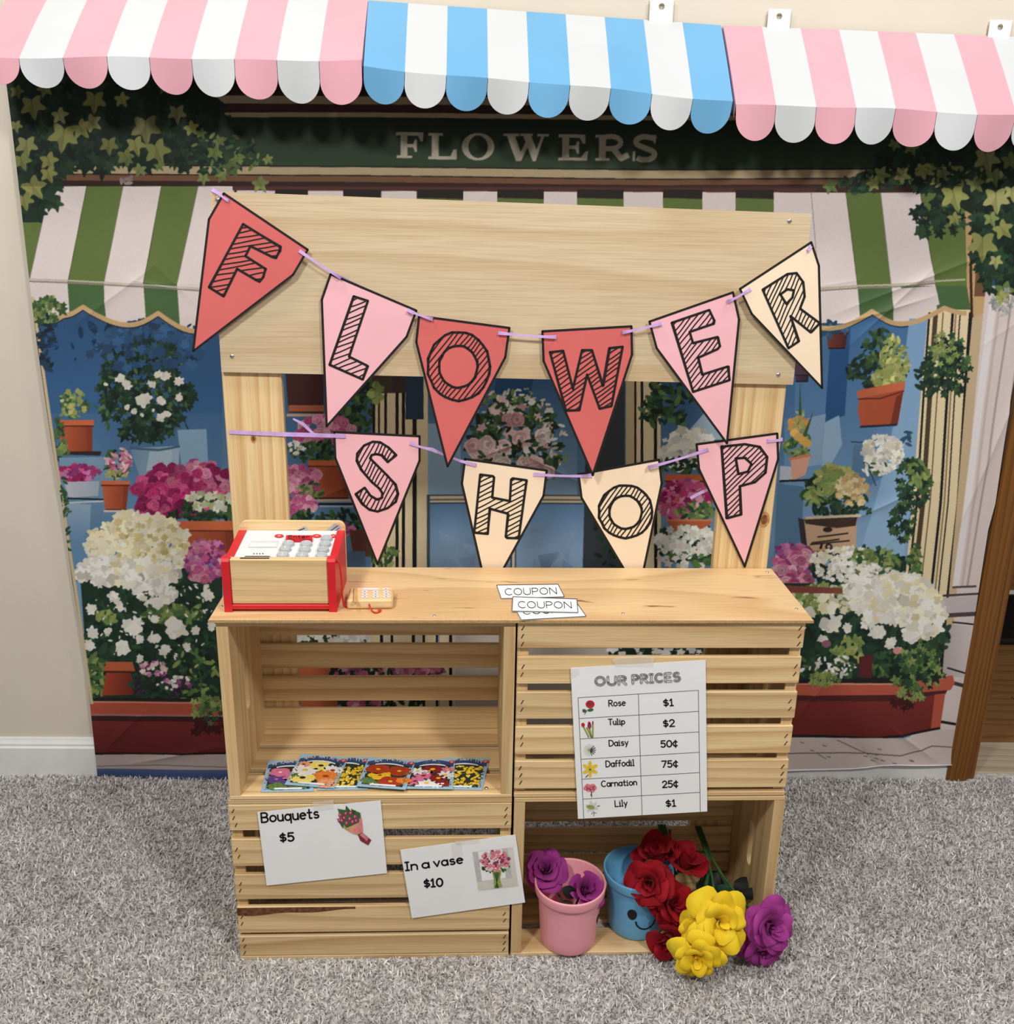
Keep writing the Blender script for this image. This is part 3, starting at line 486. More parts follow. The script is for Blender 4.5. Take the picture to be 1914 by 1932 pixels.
pg([(1286, 830), (1330, 780), (1370, 830)], (176, 200, 220)); cluster(1300, 850, 50, 40, 130, 6, 13, WH, 'flower'); cluster(1290, 880, 46, 14, 40, 5, 10, DG + MG, 'leaf')
pot(1255, 1350, 896, 960, .06, .2); cluster(1292, 945, 54, 38, 150, 5, 11, PK + MAG, 'flower'); cluster(1320, 965, 46, 14, 50, 5, 10, MG + LG, 'leaf'); pg([(1258, 982), (1345, 982), (1330, 1006), (1276, 1006)], TER); ln([(1258, 982), (1345, 982)], 4, TERL)
cluster(1300, 1030, 62, 40, 60, 8, 14, DG, 'leaf'); cluster(1300, 1022, 62, 28, 190, 4, 9, WH, 'flower'); cluster(1300, 1056, 60, 14, 40, 5, 10, WH + MG, 'flower')
# between post and column on the left
cluster(612, 815, 54, 26, 70, 7, 13, PK, 'rose'); cluster(600, 852, 54, 18, 70, 5, 11, DG + MG, 'leaf'); cluster(560, 845, 14, 12, 16, 3, 6, WH, 'flower'); pot(582, 665, 868, 940, .08, .16); ln([(600, 944), (670, 944)], 5, (206, 180, 160)); ln([(600, 951), (670, 951)], 4, INK); ln([(604, 955), (690, 955)], 3, (176, 200, 216))
cluster(568, 905, 36, 24, 60, 6, 12, PK, 'rose'); cluster(585, 930, 24, 20, 36, 5, 9, LG + MG, 'leaf'); cluster(568, 952, 26, 20, 40, 6, 11, PK, 'rose'); cluster(580, 990, 40, 24, 60, 6, 11, DG + MG, 'leaf')
cluster(650, 985, 40, 24, 60, 5, 10, DG + MG, 'leaf'); cluster(636, 1000, 34, 16, 60, 4, 9, PUR + PK, 'flower'); pg([(660, 1000), (720, 1000), (720, 1050), (668, 1050)], (110, 64, 58)); cluster(725, 1050, 24, 22, 40, 5, 10, MG + LG, 'leaf'); pg([(655, 1040), (690, 1040), (690, 1080), (655, 1080)], (88, 116, 142))
# behind the crates
pg([(540, 1072), (720, 1072), (720, 1330), (540, 1330)], (40, 66, 54)); cluster(630, 1180, 90, 60, 200, 6, 13, DG, 'leaf'); cluster(650, 1195, 110, 20, 90, 6, 11, WH, 'flower')
for a in (700, 760, 830): col(a, 1072, 1440, [(18, IVO), (6, INK), (14, (222, 210, 190)), (5, INK), (20, IVO), (4, INK)])
pg([(860, 1072), (1160, 1072), (1160, 1440), (860, 1440)], (206, 196, 186)); ln([(870, 1196), (1160, 1196)], 6, (90, 84, 84)); ln([(870, 1216), (1160, 1216)], 3, (90, 84, 84))
pg([(560, 1255), (626, 1255), (640, 1340), (570, 1340)], TER); cluster(730, 1268, 110, 24, 160, 5, 11, DG + PUR + PK, 'leaf'); cluster(790, 1262, 40, 12, 60, 4, 9, PK, 'flower'); cluster(720, 1320, 80, 30, 120, 6, 12, DG, 'leaf'); cluster(690, 1325, 30, 10, 20, 5, 9, PK, 'flower')
cluster(1240, 1230, 90, 30, 200, 6, 13, WH + DG, 'flower'); pg([(1160, 1300), (1480, 1300), (1480, 1420), (1160, 1420)], (116, 42, 40))
# --- right window
def Q(p): return zz(p, 3.578, 1450, 560)
pg(Q([(960, 150), (1100, 150), (1010, 1100), (900, 1900), (560, 1930), (780, 1200), (900, 640)]), vg(600, (128, 168, 210), 1050, (150, 186, 220)))
pg(Q([(430, 180), (560, 180), (520, 800), (380, 860)]), (40, 88, 142)); pg(Q([(380, 850), (480, 800), (500, 1000), (430, 1120), (360, 1160)]), (150, 184, 214)); pg(Q([(260, 820), (390, 790), (360, 1130), (250, 1150)]), (140, 172, 204))
pg(Q([(580, 1000), (700, 1000), (800, 1200), (660, 1300), (560, 1230)]), (90, 128, 166)); pg(Q([(60, 1260), (240, 1280), (210, 1900), (30, 1900)]), (86, 124, 160)); ln(Q([(560, 980), (640, 985)]), 2, (40, 60, 80)); ln(Q([(690, 1180), (730, 1280)]), 2, (40, 60, 80))
pot(1557, 1602, 622, 658, .14, .2, (120, 58, 48), (80, 36, 36)); cluster(1560, 622, 40, 12, 40, 6, 12, [(40, 74, 100), (60, 104, 140)], 'leaf')
pot(1500, 1527, 680, 720, .05, .7, (80, 58, 76), (50, 44, 64))
cluster(1655, 700, 56, 36, 150, 5, 11, DG, 'leaf'); cluster(1660, 660, 30, 40, 70, 5, 11, DG + MG, 'leaf'); cluster(1690, 680, 26, 44, 120, 4, 9, YG + LG, 'leaf'); cluster(1672, 712, 30, 18, 50, 4, 8, YG, 'blob')
pg(Q([(622, 630), (925, 575), (920, 650), (880, 870), (630, 880), (608, 780)]), hg(1620, (196, 96, 62), 1708, (168, 74, 48))); pg(Q([(870, 680), (918, 650), (880, 870), (830, 872)]), (122, 50, 34)); pg(Q([(600, 640), (930, 572), (930, 630), (610, 690)]), (206, 108, 76)); ln(Q([(610, 692), (760, 690), (925, 640)]), 3, (110, 44, 34)); ln(Q([(622, 880), (875, 868)]), 4, (40, 44, 60))
cluster(1690, 705, 22, 14, 30, 4, 8, YG, 'blob')
cluster(1509, 800, 20, 10, 20, 6, 9, [(222, 174, 96), (206, 150, 76)], 'blob'); cluster(1506, 838, 28, 22, 60, 4, 9, MG + LG, 'leaf'); cluster(1512, 800, 12, 26, 30, 3, 7, YG, 'leaf'); pg(Q([(230, 940), (305, 770), (290, 830), (250, 960)]), (62, 92, 60)); pg(Q([(205, 800), (215, 560), (225, 800)]), (62, 92, 60))
for x, y in ((178, 920), (235, 970), (205, 945), (260, 990)): el(*Q([(x, y)])[0], 9, 8, C((226, 178, 96), .06))
pg(Q([(80, 1140), (190, 1150), (180, 1235), (75, 1240)]), (190, 198, 214)); pg(Q([(150, 1090), (285, 1070), (250, 1200), (160, 1240)]), (222, 168, 144)); ln(Q([(140, 1095), (285, 1068)]), 5, TERL); ln(Q([(75, 1243), (290, 1235)]), 4, INK)
cluster(1668, 855, 38, 36, 220, 3, 8, WH + [(206, 200, 180)], 'flower'); cluster(1655, 885, 26, 12, 30, 4, 8, WH + MG, 'leaf')
cluster(1575, 930, 62, 40, 170, 6, 12, DG + MG, 'leaf'); cluster(1580, 905, 42, 26, 70, 5, 10, YG + LG, 'blob'); cluster(1610, 925, 32, 30, 70, 4, 9, [(214, 190, 140), (226, 208, 166), (196, 168, 120)], 'flower'); cluster(1545, 925, 26, 30, 30, 6, 11, LG, 'leaf'); cluster(1590, 965, 52, 10, 40, 4, 9, DG, 'leaf')
pg(Q([(240, 1490), (600, 1490), (590, 1720), (300, 1750), (250, 1720)]), (204, 170, 138)); pg(Q([(240, 1490), (600, 1485), (590, 1545), (460, 1560), (250, 1530)]), (66, 48, 42)); ln(Q([(245, 1492), (625, 1475)]), 5, (214, 194, 168)); pg(Q([(200, 1490), (240, 1500), (270, 1760), (230, 1740)]), (52, 46, 52))
for a, b, c in ((1600, 540, 330), (1640, 480, 290), (1650, 550, 280)): ln(Q([(c, a + 20), (b, a - 5)]), 3, (58, 44, 38))
el(*Q([(400, 1570)])[0], 9, 5, (48, 38, 34)); ln(Q([(350, 1700), (360, 1670), (352, 1700)]), 4, INK); el(*Q([(408, 1685)])[0], 7, 6, INK); el(*Q([(408, 1685)])[0], 3.5, 3, (204, 170, 138)); pg(Q([(280, 1715), (600, 1700), (600, 1745), (300, 1760)]), (130, 92, 74))
cluster(1495, 1062, 40, 36, 150, 5, 11, PK + PUR, 'flower'); cluster(1513, 1050, 14, 12, 8, 10, 13, PK, 'rose'); cluster(1480, 1085, 22, 16, 16, 9, 13, PK, 'rose'); cluster(1505, 1100, 26, 12, 14, 9, 13, PK, 'rose')
cluster(1625, 1075, 90, 40, 200, 6, 13, DG, 'leaf'); cluster(1590, 1055, 60, 24, 190, 3, 7, WH + CRM, 'flower'); cluster(1650, 1060, 50, 26, 120, 4, 10, MG + LG, 'leaf'); cluster(1610, 1080, 70, 20, 90, 4, 8, WH, 'flower')
# window jamb on the right: ivory mouldings
def band(x0, x1, xb0, xb1, c, y0=585, y1=1330): pg([(x0, y0), (x1, y0), (xb0 + (x1 - x0 if xb1 is None else xb1 - xb0), y1), (xb0, y1)], c)
band(1754, 1836, 1690, 1790, IVO)
for x, xb, wd, c in [(1756, 1692, 4, INK), (1768, 1703, 9, (80, 66, 50)), (1782, 1716, 2.5, (120, 100, 74)), (1800, 1738, 5, INK), (1806, 1746, 3, (150, 126, 90)), (1814, 1752, 2.5, INK), (1835, 1772, 9, INK)]: ln([(x, 590), ((x + xb) / 2 + 8, 950), (xb, 1330)], wd, c)
band(1838, 1862, 1776, 1795, (206, 182, 146)); ln([(1862, 540), (1836, 950), (1796, 1330)], 3, INK)
pg([(1822, 400), (1850, 380), (1862, 590), (1836, 600), (1826, 540)], (206, 170, 122)); ln([(1850, 390), (1832, 480), (1836, 600)], 5, (60, 36, 28)); pg([(1845, 470), (1856, 480), (1862, 560), (1840, 560)], (120, 84, 62))
cluster(1790, 690, 44, 60, 110, 7, 14, DG + MG, 'ivy'); cluster(1785, 660, 26, 34, 30, 6, 11, LG, 'ivy'); cluster(1752, 715, 20, 40, 30, 6, 11, DG, 'leaf'); cluster(1725, 910, 32, 46, 80, 7, 13, MG + DG, 'ivy'); cluster(1735, 895, 20, 26, 24, 6, 10, LG, 'leaf'); cluster(1705, 985, 26, 36, 60, 6, 11, DG + MG, 'ivy'); cluster(1728, 1060, 14, 34, 40, 5, 9, MG + LG, 'leaf'); cluster(1715, 830, 8, 16, 10, 5, 9, [(50, 84, 110)], 'leaf')
ln(smooth(BRR), 9, (206, 172, 126)); pg([(1700, 560), (1784, 568), (1822, 584), (1826, 540), (1700, 540)], (76, 108, 66)); pg([(1683, 545), (1767, 540), (1775, 575), (1702, 603), (1690, 600)], (228, 216, 216)); ln(smooth(BRR), 9, (206, 172, 126))
# white pillar
pg([(1862, 540), (1990, 540), (1990, 1480), (1700, 1480), (1730, 1330), (1776, 1320), (1796, 1250)], (226, 212, 210))
for a, b, c, wd in [(1890, 1818, (206, 190, 190), 5), (1912, 1828, (180, 164, 164), 4), (1958, 1868, (188, 174, 178), 5)]: ln([(a, 560), (b, 1108)], wd, c)
pg([(1870, 560), (1884, 560), (1812, 1108), (1800, 1108)], (238, 232, 236)); ln([(1800, 1110), (1845, 1108)], 4, (90, 76, 76)); ln([(1782, 1126), (1850, 1122)], 4, (70, 62, 66)); pg([(1780, 1130), (1850, 1126), (1846, 1156), (1784, 1160)], (206, 194, 198)); ln([(1780, 1164), (1846, 1160)], 8, (84, 70, 76)); ln([(1800, 1176), (1840, 1180)], 3, INK)
pg([(1790, 1180), (1840, 1184), (1822, 1280), (1780, 1280)], hg(1785, (190, 178, 180), 1835, (220, 210, 212))); ln([(1790, 1262), (1824, 1272)], 3, INK); ln([(1800, 1290), (1822, 1296)], 7, (70, 58, 62)); ln([(1770, 1362), (1806, 1368)], 5, INK)
# right bed and planter
pg([(1470, 1100), (1740, 1100), (1760, 1200), (1770, 1300), (1470, 1310)], (30, 58, 46)); cluster(1640, 1200, 150, 105, 460, 7, 16, DG, 'leaf')
cluster(1560, 1130, 70, 26, 120, 6, 13, CRM + LG, 'flower'); cluster(1690, 1130, 78, 44, 260, 7, 15, WH + CRM, 'flower', 0, .04); cluster(1740, 1160, 44, 50, 120, 6, 14, WH + CRM, 'flower'); pg([(1480, 1104), (1600, 1110), (1600, 1120), (1484, 1118)], (140, 76, 66)); cluster(1625, 1110, 30, 20, 40, 7, 14, WH, 'flower')
for x, y, r in [(1570, 1172, 26), (1640, 1175, 18), (1655, 1195, 20), (1600, 1185, 12), (1680, 1165, 22), (1720, 1195, 26), (1750, 1195, 20), (1662, 1162, 10), (1555, 1205, 12), (1685, 1216, 15), (1697, 1228, 9), (1510, 1180, 13), (1530, 1155, 14), (1548, 1205, 10), (1618, 1150, 16)]:
    for q in range(5): petal5(x + rg.uniform(-.4, .4) * r, y + rg.uniform(-.4, .4) * r, r * .62, C(WH[q % 4], .02))
el(1695, 1229, 8, 7, (226, 152, 160)); el(1560, 1215, 9, 7, (150, 100, 120))
cluster(1605, 1225, 34, 22, 34, 6, 12, LG + YG, 'leaf'); cluster(1740, 1235, 34, 26, 50, 7, 13, LG + MG, 'ivy'); cluster(1560, 1260, 60, 26, 60, 4, 9, MG + WH, 'leaf'); cluster(1680, 1255, 60, 24, 50, 4, 9, MG, 'leaf'); pg([(1622, 1240), (1648, 1236), (1646, 1280), (1622, 1278)], (96, 36, 44))
pg([(1470, 1282), (1700, 1280), (1700, 1296), (1470, 1298)], (36, 30, 34))
pg([(1470, 1292), (1560, 1290), (1700, 1292), (1800, 1276), (1804, 1290), (1796, 1304), (1690, 1312), (1470, 1312)], (196, 96, 74)); ln([(1470, 1292), (1560, 1290), (1700, 1292)], 3, (226, 160, 136)); pg([(1470, 1312), (1690, 1312), (1790, 1304), (1786, 1312), (1690, 1324), (1470, 1322)], (86, 34, 40))
pg([(1470, 1322), (1690, 1324), (1786, 1310), (1774, 1374), (1690, 1392), (1560, 1388), (1470, 1388)], vg(1320, (132, 48, 44), 1390, (112, 38, 36))); pg([(1766, 1312), (1786, 1310), (1776, 1374), (1758, 1376)], (190, 92, 70)); ln([(1470, 1389), (1560, 1389), (1650, 1393), (1700, 1388), (1776, 1375)], 4.5, (36, 24, 26))
cluster(1735, 1270, 50, 34, 70, 8, 15, LG + MG + DG, 'ivy'); cluster(1720, 1310, 30, 12, 12, 7, 12, LG, 'ivy'); cluster(1700, 1330, 26, 10, 8, 8, 13, [(72, 26, 30)], 'ivy'); cluster(1560, 1280, 40, 12, 20, 7, 12, LG, 'ivy')
pg([(1440, 1391), (1700, 1393), (1776, 1378), (1830, 1376), (1830, 1500), (1440, 1500)], (214, 200, 196)); ln([(1440, 1422), (1600, 1420), (1700, 1425), (1760, 1408), (1810, 1412)], 2, (110, 96, 96)); ln([(1580, 1396), (1640, 1424)], 1.6, (110, 96, 96)); ln([(1540, 1420), (1560, 1432)], 1.5, (120, 100, 100))
for _ in range(14): x, y = rg.uniform(1490, 1790), rg.uniform(1398, 1440); ln([(x, y), (x + 8, y + 2)], 1.6, (120, 100, 100))
pg([(470, 1426), (1440, 1421), (1440, 1500), (470, 1500)], (200, 186, 182))
# --- ivy of the shop front
pg([(0, 120), (340, 130), (430, 200), (400, 300), (300, 310), (150, 300), (90, 340), (80, 420), (30, 420)], (34, 52, 42))
cluster(190, 220, 190, 100, 200, 16, 30, DG + [(40, 56, 38)], 'ivy'); cluster(70, 300, 60, 110, 90, 14, 26, DG, 'ivy'); cluster(380, 270, 90, 60, 70, 10, 20, DG, 'ivy')
for x, y, r, a in [(60, 195, 32, 1.4), (178, 185, 30, 1.6), (228, 185, 20, 1.0), (275, 235, 38, 1.5), (120, 250, 38, 1.7), (150, 240, 26, .9), (335, 210, 24, 1.5), (255, 270, 26, 1.3), (295, 280, 34, 1.2), (50, 270, 28, 1.5), (40, 300, 24, 1.2), (110, 215, 22, 1), (170, 230, 24, .6), (90, 300, 24, 1.1), (205, 270, 24, 1.5), (235, 292, 22, 1.2), (60, 350, 32, .9), (45, 375, 24, 1.3), (90, 325, 22, 1.2), (360, 240, 20, .8), (30, 170, 18, 1.2), (85, 165, 20, 1.9), (30, 235, 16, 1.4), (310, 165, 16, 1)]: ivy(x, y, r, a, C(YG[int(x) % 3], .08))
for x, y, r in [(265, 318, 18), (300, 312, 14), (405, 285, 20), (440, 315, 24), (420, 330, 16), (450, 300, 16), (385, 335, 16), (490, 345, 22), (505, 300, 14), (412, 265, 16), (380, 250, 14), (240, 300, 16), (485, 308, 8)]: ivy(x, y, r, rg.uniform(.6, 2.2), C(LG[int(x) % 3], .08))
cluster(430, 290, 70, 40, 40, 4, 9, MG + LG, 'leaf'); cluster(240, 345, 14, 8, 8, 5, 9, [(180, 160, 160)], 'leaf')
pg([(1740, 262), (1990, 250), (1990, 600), (1880, 540), (1860, 420), (1760, 360)], (30, 46, 38))
cluster(1800, 310, 150, 50, 190, 12, 24, DG + [(40, 56, 38)], 'ivy'); cluster(1890, 430, 50, 130, 130, 12, 24, DG, 'ivy'); cluster(1770, 410, 50, 36, 50, 10, 18, DG, 'ivy'); cluster(1640, 345, 60, 18, 50, 6, 12, DG + MG, 'leaf')
for x, y, r, a in [(1862, 295, 34, 1.4), (1800, 365, 36, 1.3), (1880, 370, 34, 1.5), (1905, 300, 24, 1), (1875, 330, 24, 1.3), (1700, 330, 22, .3), (1740, 322, 22, .2), (1660, 330, 22, .1), (1855, 455, 38, 1.6), (1890, 430, 26, .8), (1565, 350, 20, .7), (1840, 345, 22, .9), (1780, 325, 18, 1.2), (1650, 345, 18, 2), (1800, 410, 18, 1), (1870, 410, 20, 1.2), (1880, 490, 18, 1.5), (1910, 360, 22, 1.4), (1720, 275, 20, 1.2), (1690, 270, 16, 1.7), (1895, 545, 26, 1.2), (1890, 560, 20, .7)]: ivy(x, y, r, a, C((YG + LG)[int(x) % 6], .08))
cluster(1780, 330, 120, 22, 60, 3, 8, YG + LG, 'leaf'); cluster(1890, 570, 30, 30, 14, 7, 12, [(160, 168, 166), (190, 192, 190)], 'ivy')
# --- the cloth itself: hem and edges follow the way it hangs, with soft folds
def cloth():
    YC = .543
    le = [onY(x, y, YC) for x, y in [(0, 60), (10, 150), (22, 240), (37, 366), (56, 540), (68, 641), (96, 830), (116, 952), (135, 1100), (162, 1261), (183, 1468)]]
    ri = [onY(x, y, YC) for x, y in [(1975, 300), (1912, 716), (1879, 951), (1866, 1000), (1836, 1203), (1804, 1377), (1796, 1442)]]
    hem = [onY(x, y, YC) for x, y in [(183, 1468), (300, 1471), (430, 1471), (700, 1462), (1100, 1456), (1480, 1453), (1560, 1452), (1620, 1449), (1680, 1441), (1740, 1442), (1796, 1443)]]
    ztop = 1.50; R, Cn = 1100, 1420
    hx = np.array([p[0] for p in hem]); hz = np.array([p[2] for p in hem])
    u = np.linspace(0, 1, Cn)[None, :]; v = np.linspace(0, 1, R)[:, None]
    x0b, x1b = hx[0], hx[-1]; zb = np.interp(x0b + u * (x1b - x0b), hx, hz)
    z = zb + v * (ztop - zb)
    lz = np.array([p[2] for p in le])[::-1]; lx = np.array([p[0] for p in le])[::-1]; rz = np.array([p[2] for p in ri])[::-1]; rx = np.array([p[0] for p in ri])[::-1]
    XL = np.interp(z, lz, lx); XR = np.interp(z, rz, rx); x = XL + u * (XR - XL)
    flat = np.stack([x, np.full_like(x, YC), z], -1)
    px = proj(flat); X = np.clip(px[..., 0] + OX, 0, CW - 2); Y = np.clip(px[..., 1] + OY, 0, CH - 2)
    xi, yi = X.astype(int), Y.astype(int); fx, fy = (X - xi)[..., None], (Y - yi)[..., None]
    cd = cv.reshape(CH, SS, CW, SS, 3).mean((1, 3)) * .895; cd[:OY + 352] *= .80  # header band of the print darkened again, standing in for the awnings' shade
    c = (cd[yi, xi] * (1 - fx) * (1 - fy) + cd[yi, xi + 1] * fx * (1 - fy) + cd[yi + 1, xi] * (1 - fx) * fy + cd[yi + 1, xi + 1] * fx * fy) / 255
    # folds
    d = .0022 * np.sin(x * 7 + 1.2) + .0016 * np.sin(x * 13 + z * 4) + .0010 * np.sin(z * 11 - x * 3)
    def crease(ax, az, bx, bz, wd, h):
        L = math.hypot(bx - ax, bz - az); t = np.clip(((x - ax) * (bx - ax) + (z - az) * (bz - az)) / L ** 2, 0, 1)
        q = (x - ax - t * (bx - ax)) ** 2 + (z - az - t * (bz - az)) ** 2; return h * np.exp(-np.sqrt(q) / wd) * np.sin(np.pi * np.clip(t, .02, .98))
    for a in [(.62, 1.05, .98, 1.2, .010, -.005), (.60, 1.02, .85, 1.1, .007, -.004), (.66, .98, .84, 1.17, .008, -.004), (.95, .6, 1.05, 1.0, .012, -.006), (.62, .1, .78, .36, .008, -.004), (.55, .05, .66, .30, .007, -.004), (-.9, .06, -.78, .18, .010, -.004), (-.86, .03, -.6, .09, .009, -.004), (-.86, 1.0, -.66, 1.14, .010, -.004), (-.8, .8, -.74, 1.1, .012, -.003), (-.1, .74, .1, .82, .008, -.004), (.0, .78, .16, .7, .007, -.003), (-.06, .70, .05, .66, .006, -.003), (-.4, .66, -.2, .75, .007, -.003), (.7, .62, .9, .72, .009, -.004), (.86, .15, 1.0, .05, .014, -.006), (.8, .1, .9, .0, .012, .004)]: d = d + crease(*a)
    rr = np.random.default_rng(3)
    for _ in range(60):
        ax, az, th, L = rr.uniform(-.95, 1), rr.uniform(0, 1.4), rr.uniform(0, 3.14), rr.uniform(.06, .2); d = d + crease(ax, az, ax + L * math.cos(th), az + L * math.sin(th), rr.uniform(.004, .009), rr.uniform(-.0016, .0012))
    d = d - .004 * np.exp(-(z - zb) / .03) * (1 + np.sin(x * 15))
    y = YC + np.clip(d, -.012, .005)
    P = np.stack([x, y, z], -1).reshape(-1, 3); n = R * Cn
    me = bpy.data.meshes.new('printed_cloth'); me.vertices.add(n); me.vertices.foreach_set('co', P.ravel())
    i, j = np.meshgrid(np.arange(R - 1), np.arange(Cn - 1), indexing='ij'); a = (i * Cn + j).ravel(); f = np.stack([a, a + 1, a + Cn + 1, a + Cn], 1).astype(np.int32)
    me.loops.add(f.size); me.loops.foreach_set('vertex_index', f.ravel()); me.polygons.add(len(f)); me.polygons.foreach_set('loop_start', (np.arange(len(f)) * 4).astype(np.int32)); me.polygons.foreach_set('use_smooth', np.ones(len(f), bool))
    me.update(calc_edges=True)
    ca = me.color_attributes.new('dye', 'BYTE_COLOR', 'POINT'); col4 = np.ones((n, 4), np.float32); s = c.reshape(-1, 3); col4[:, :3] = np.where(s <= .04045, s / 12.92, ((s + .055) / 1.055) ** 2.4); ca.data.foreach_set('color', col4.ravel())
    mt, nt, b = newmat('printed_polyester', .6, .25); A = N(nt, 'ShaderNodeAttribute', attribute_name='dye')
    tc = N(nt, 'ShaderNodeTexCoord'); wv = N(nt, 'ShaderNodeTexNoise'); wv.inputs['Scale'].default_value = 260; wv.inputs['Detail'].default_value = 2; nt.links.new(tc.outputs['Object'], wv.inputs['Vector'])
    r = ramp(nt, [(.3, (249, 249, 249)), (.7, (255, 255, 255))]); nt.links.new(wv.outputs['Fac'], r.inputs[0])
    mx = N(nt, 'ShaderNodeMix', data_type='RGBA', blend_type='MULTIPLY'); mx.inputs[0].default_value = 1; nt.links.new(A.outputs['Color'], mx.inputs[6]); nt.links.new(r.outputs[0], mx.inputs[7]); nt.links.new(mx.outputs[2], b.inputs['Base Color'])
    me.materials.append(mt)
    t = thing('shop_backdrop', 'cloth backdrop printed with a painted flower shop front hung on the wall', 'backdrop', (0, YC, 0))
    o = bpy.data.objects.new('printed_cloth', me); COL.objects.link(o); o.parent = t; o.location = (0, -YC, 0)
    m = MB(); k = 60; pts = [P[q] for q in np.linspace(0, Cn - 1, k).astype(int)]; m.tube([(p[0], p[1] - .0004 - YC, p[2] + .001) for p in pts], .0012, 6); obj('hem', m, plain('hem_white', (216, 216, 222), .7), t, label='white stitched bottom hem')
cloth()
# ================================================================== PAPER AWNINGS on the wall
PINKP = plain('paper_pink', (212, 158, 172), .32, .45, .015, 8); WHITEP = plain('paper_white', (196, 201, 206), .32, .45, .01, 8); BLUEP = plain('paper_blue', (104, 164, 208), .32, .45, .015, 8)
tabm = plain('tab_white', (236, 236, 236), .5, .4, .01)
def awning(name, label, cm, top, fold, low, tabs, seed, n=9):
    # top/fold/low: ((x,z) left, (x,z) right) on the wall line, fold line and scallop tips
    rr = random.Random(seed); x0, z0 = top[0]
    t = thing('paper_awning', label, 'awning', (x0, WALL, z0), 0, 'striped paper awnings along the wall'); O = (x0, WALL, z0)
    yT, yF = WALL - .004, WALL - .132
    def lp(l, f): return l[0][0] + (l[1][0] - l[0][0]) * f, l[0][1] + (l[1][1] - l[0][1]) * f
    wob = [rr.uniform(-1, 1) for _ in range(40)]
    def bend(f): return .003 * math.sin(f * 9 + wob[0] * 3) + .0025 * math.sin(f * 17 + wob[1] * 3)
    def T(f, v):                                          # v 0 wall .. 1 fold
        a, b = lp(top, f), lp(fold, f); y = yT + (yF - yT) * v; z = a[1] + (b[1] - a[1]) * v
        q = bend(f); bulge = .0015 * math.sin(math.pi * v)
        return (a[0] + (b[0] - a[0]) * v - O[0], y + q * v - bulge * .6 - O[1], z + bulge + q * .6 * v - O[2])
    def Lw(f, v):                                         # v 0 fold .. 1 tip
        b, c = lp(fold, f), lp(low, f); q = bend(f)
        return (b[0] + (c[0] - b[0]) * v - O[0], yF + q + .006 * v * math.sin(f * 21 + wob[2] * 6) + .004 * v - O[1], b[1] + q * .6 + (c[1] - b[1]) * v - O[2])
    th = .0012
    def sheet(fn, mbx, fs, vs, mi):
        G = [[fn(f, v) for f in fs] for v in vs]; mbx.grid(G, mi)
        mbx.grid([[(p[0], p[1] + th * .6, p[2] - th) for p in r][::-1] for r in G], 1)
    m = MB()
    for k in range(n): sheet(T, m, [(k + q / 4) / n for q in range(5)], [q / 8 for q in range(9)], k % 2)
    obj('canopy', m, [cm, WHITEP], t)
    for k in range(n):
        m = MB(); half = .5 / n; cf = (k + .5) / n; rows = []; e = .012
        hpx = lp(fold, cf)[1] - lp(low, cf)[1]; wreal = (lp(fold, 1)[0] - lp(fold, 0)[0]) / n; vs0 = 1 - (wreal / 2) / hpx
        vs = [max(vs0, .05) * q / 3 for q in range(4)] + [max(vs0, .05) + (1 - max(vs0, .05)) * math.sin(math.pi / 2 * q / 9) for q in range(1, 10)]
        for v in vs:
            if v <= vs0: hw = half
            else: hw = half * math.sqrt(max(0, 1 - ((v - vs0) / (1 - vs0)) ** 2))
            rows.append([(cf - hw * (1 - e) + 2 * hw * (1 - e) * q / 6, v) for q in range(7)])
        G = [[Lw(f, v) for f, v in r] for r in rows]; m.grid(G, 0); m.grid([[(p[0], p[1] + th, p[2]) for p in r][::-1] for r in G], 0)
        edge = [r[0] for r in G] + G[-1][1:] + [r[-1] for r in G[::-1]]
        m.grid([edge, [(p[0], p[1] + th, p[2]) for p in edge]], 0, False)
        obj('scallop', m, cm if k % 2 == 0 else WHITEP, t)
    for side in (0, 1):                                   # folded end flaps
        m = MB(); f = side; G = [[T(f, q / 6) for q in range(7)], [(p[0] + (.001 if side else -.001), p[1] + .003, p[2] - .022) for p in [T(f, q / 6) for q in range(7)]]]; m.grid(G, 0); obj('end_flap', m, cm, t)
    for px, py0, py1, wpx in tabs:
        m = MB(); a = onY(px - wpx / 2, py1, yT - .003); b = onY(px + wpx / 2, py0, yT - .003); cx, cz, hw = (a[0] + b[0]) / 2, (a[2] + b[2]) / 2, abs(b[0] - a[0]) / 2
        zt, zb = b[2], a[2] - .02; hz = zb + (zt - zb) * .74; hr = hw * .26
        nn = 24; inner = [(cx + hr * math.cos(2 * math.pi * k / nn), hz + hr * math.sin(2 * math.pi * k / nn)) for k in range(nn)]; outer = []
        for k in range(nn):
            c, s = math.cos(2 * math.pi * k / nn), math.sin(2 * math.pi * k / nn); q = min(hw / abs(c) if abs(c) > 1e-6 else 9, (zt - hz if s > 0 else hz - zb) / abs(s) if abs(s) > 1e-6 else 9); r_ = q * (.93 if abs(abs(c) - abs(s)) < .25 and s > 0 else 1); outer.append((cx + r_ * c, hz + r_ * s))
        for dy, fl in ((0, 1), (.0015, -1)):
            vs = [(p[0] - O[0], yT - .003 + dy - O[1], p[1] - O[2]) for p in inner + outer]; m.add(vs, [[k, (k + 1) % nn, nn + (k + 1) % nn, nn + k][::fl] for k in range(nn)], 0)
        obj('hanging_tab', m, tabm, t, label='white tab with a round hanging hole')
awning('a', 'pink and white striped paper awning on the left', PINKP, ((-.9005, 1.580), (-.2640, 1.591)), ((-.9065, 1.4700), (-.2632, 1.4775)), ((-.9065, 1.430), (-.2632, 1.4065)), [], 1)
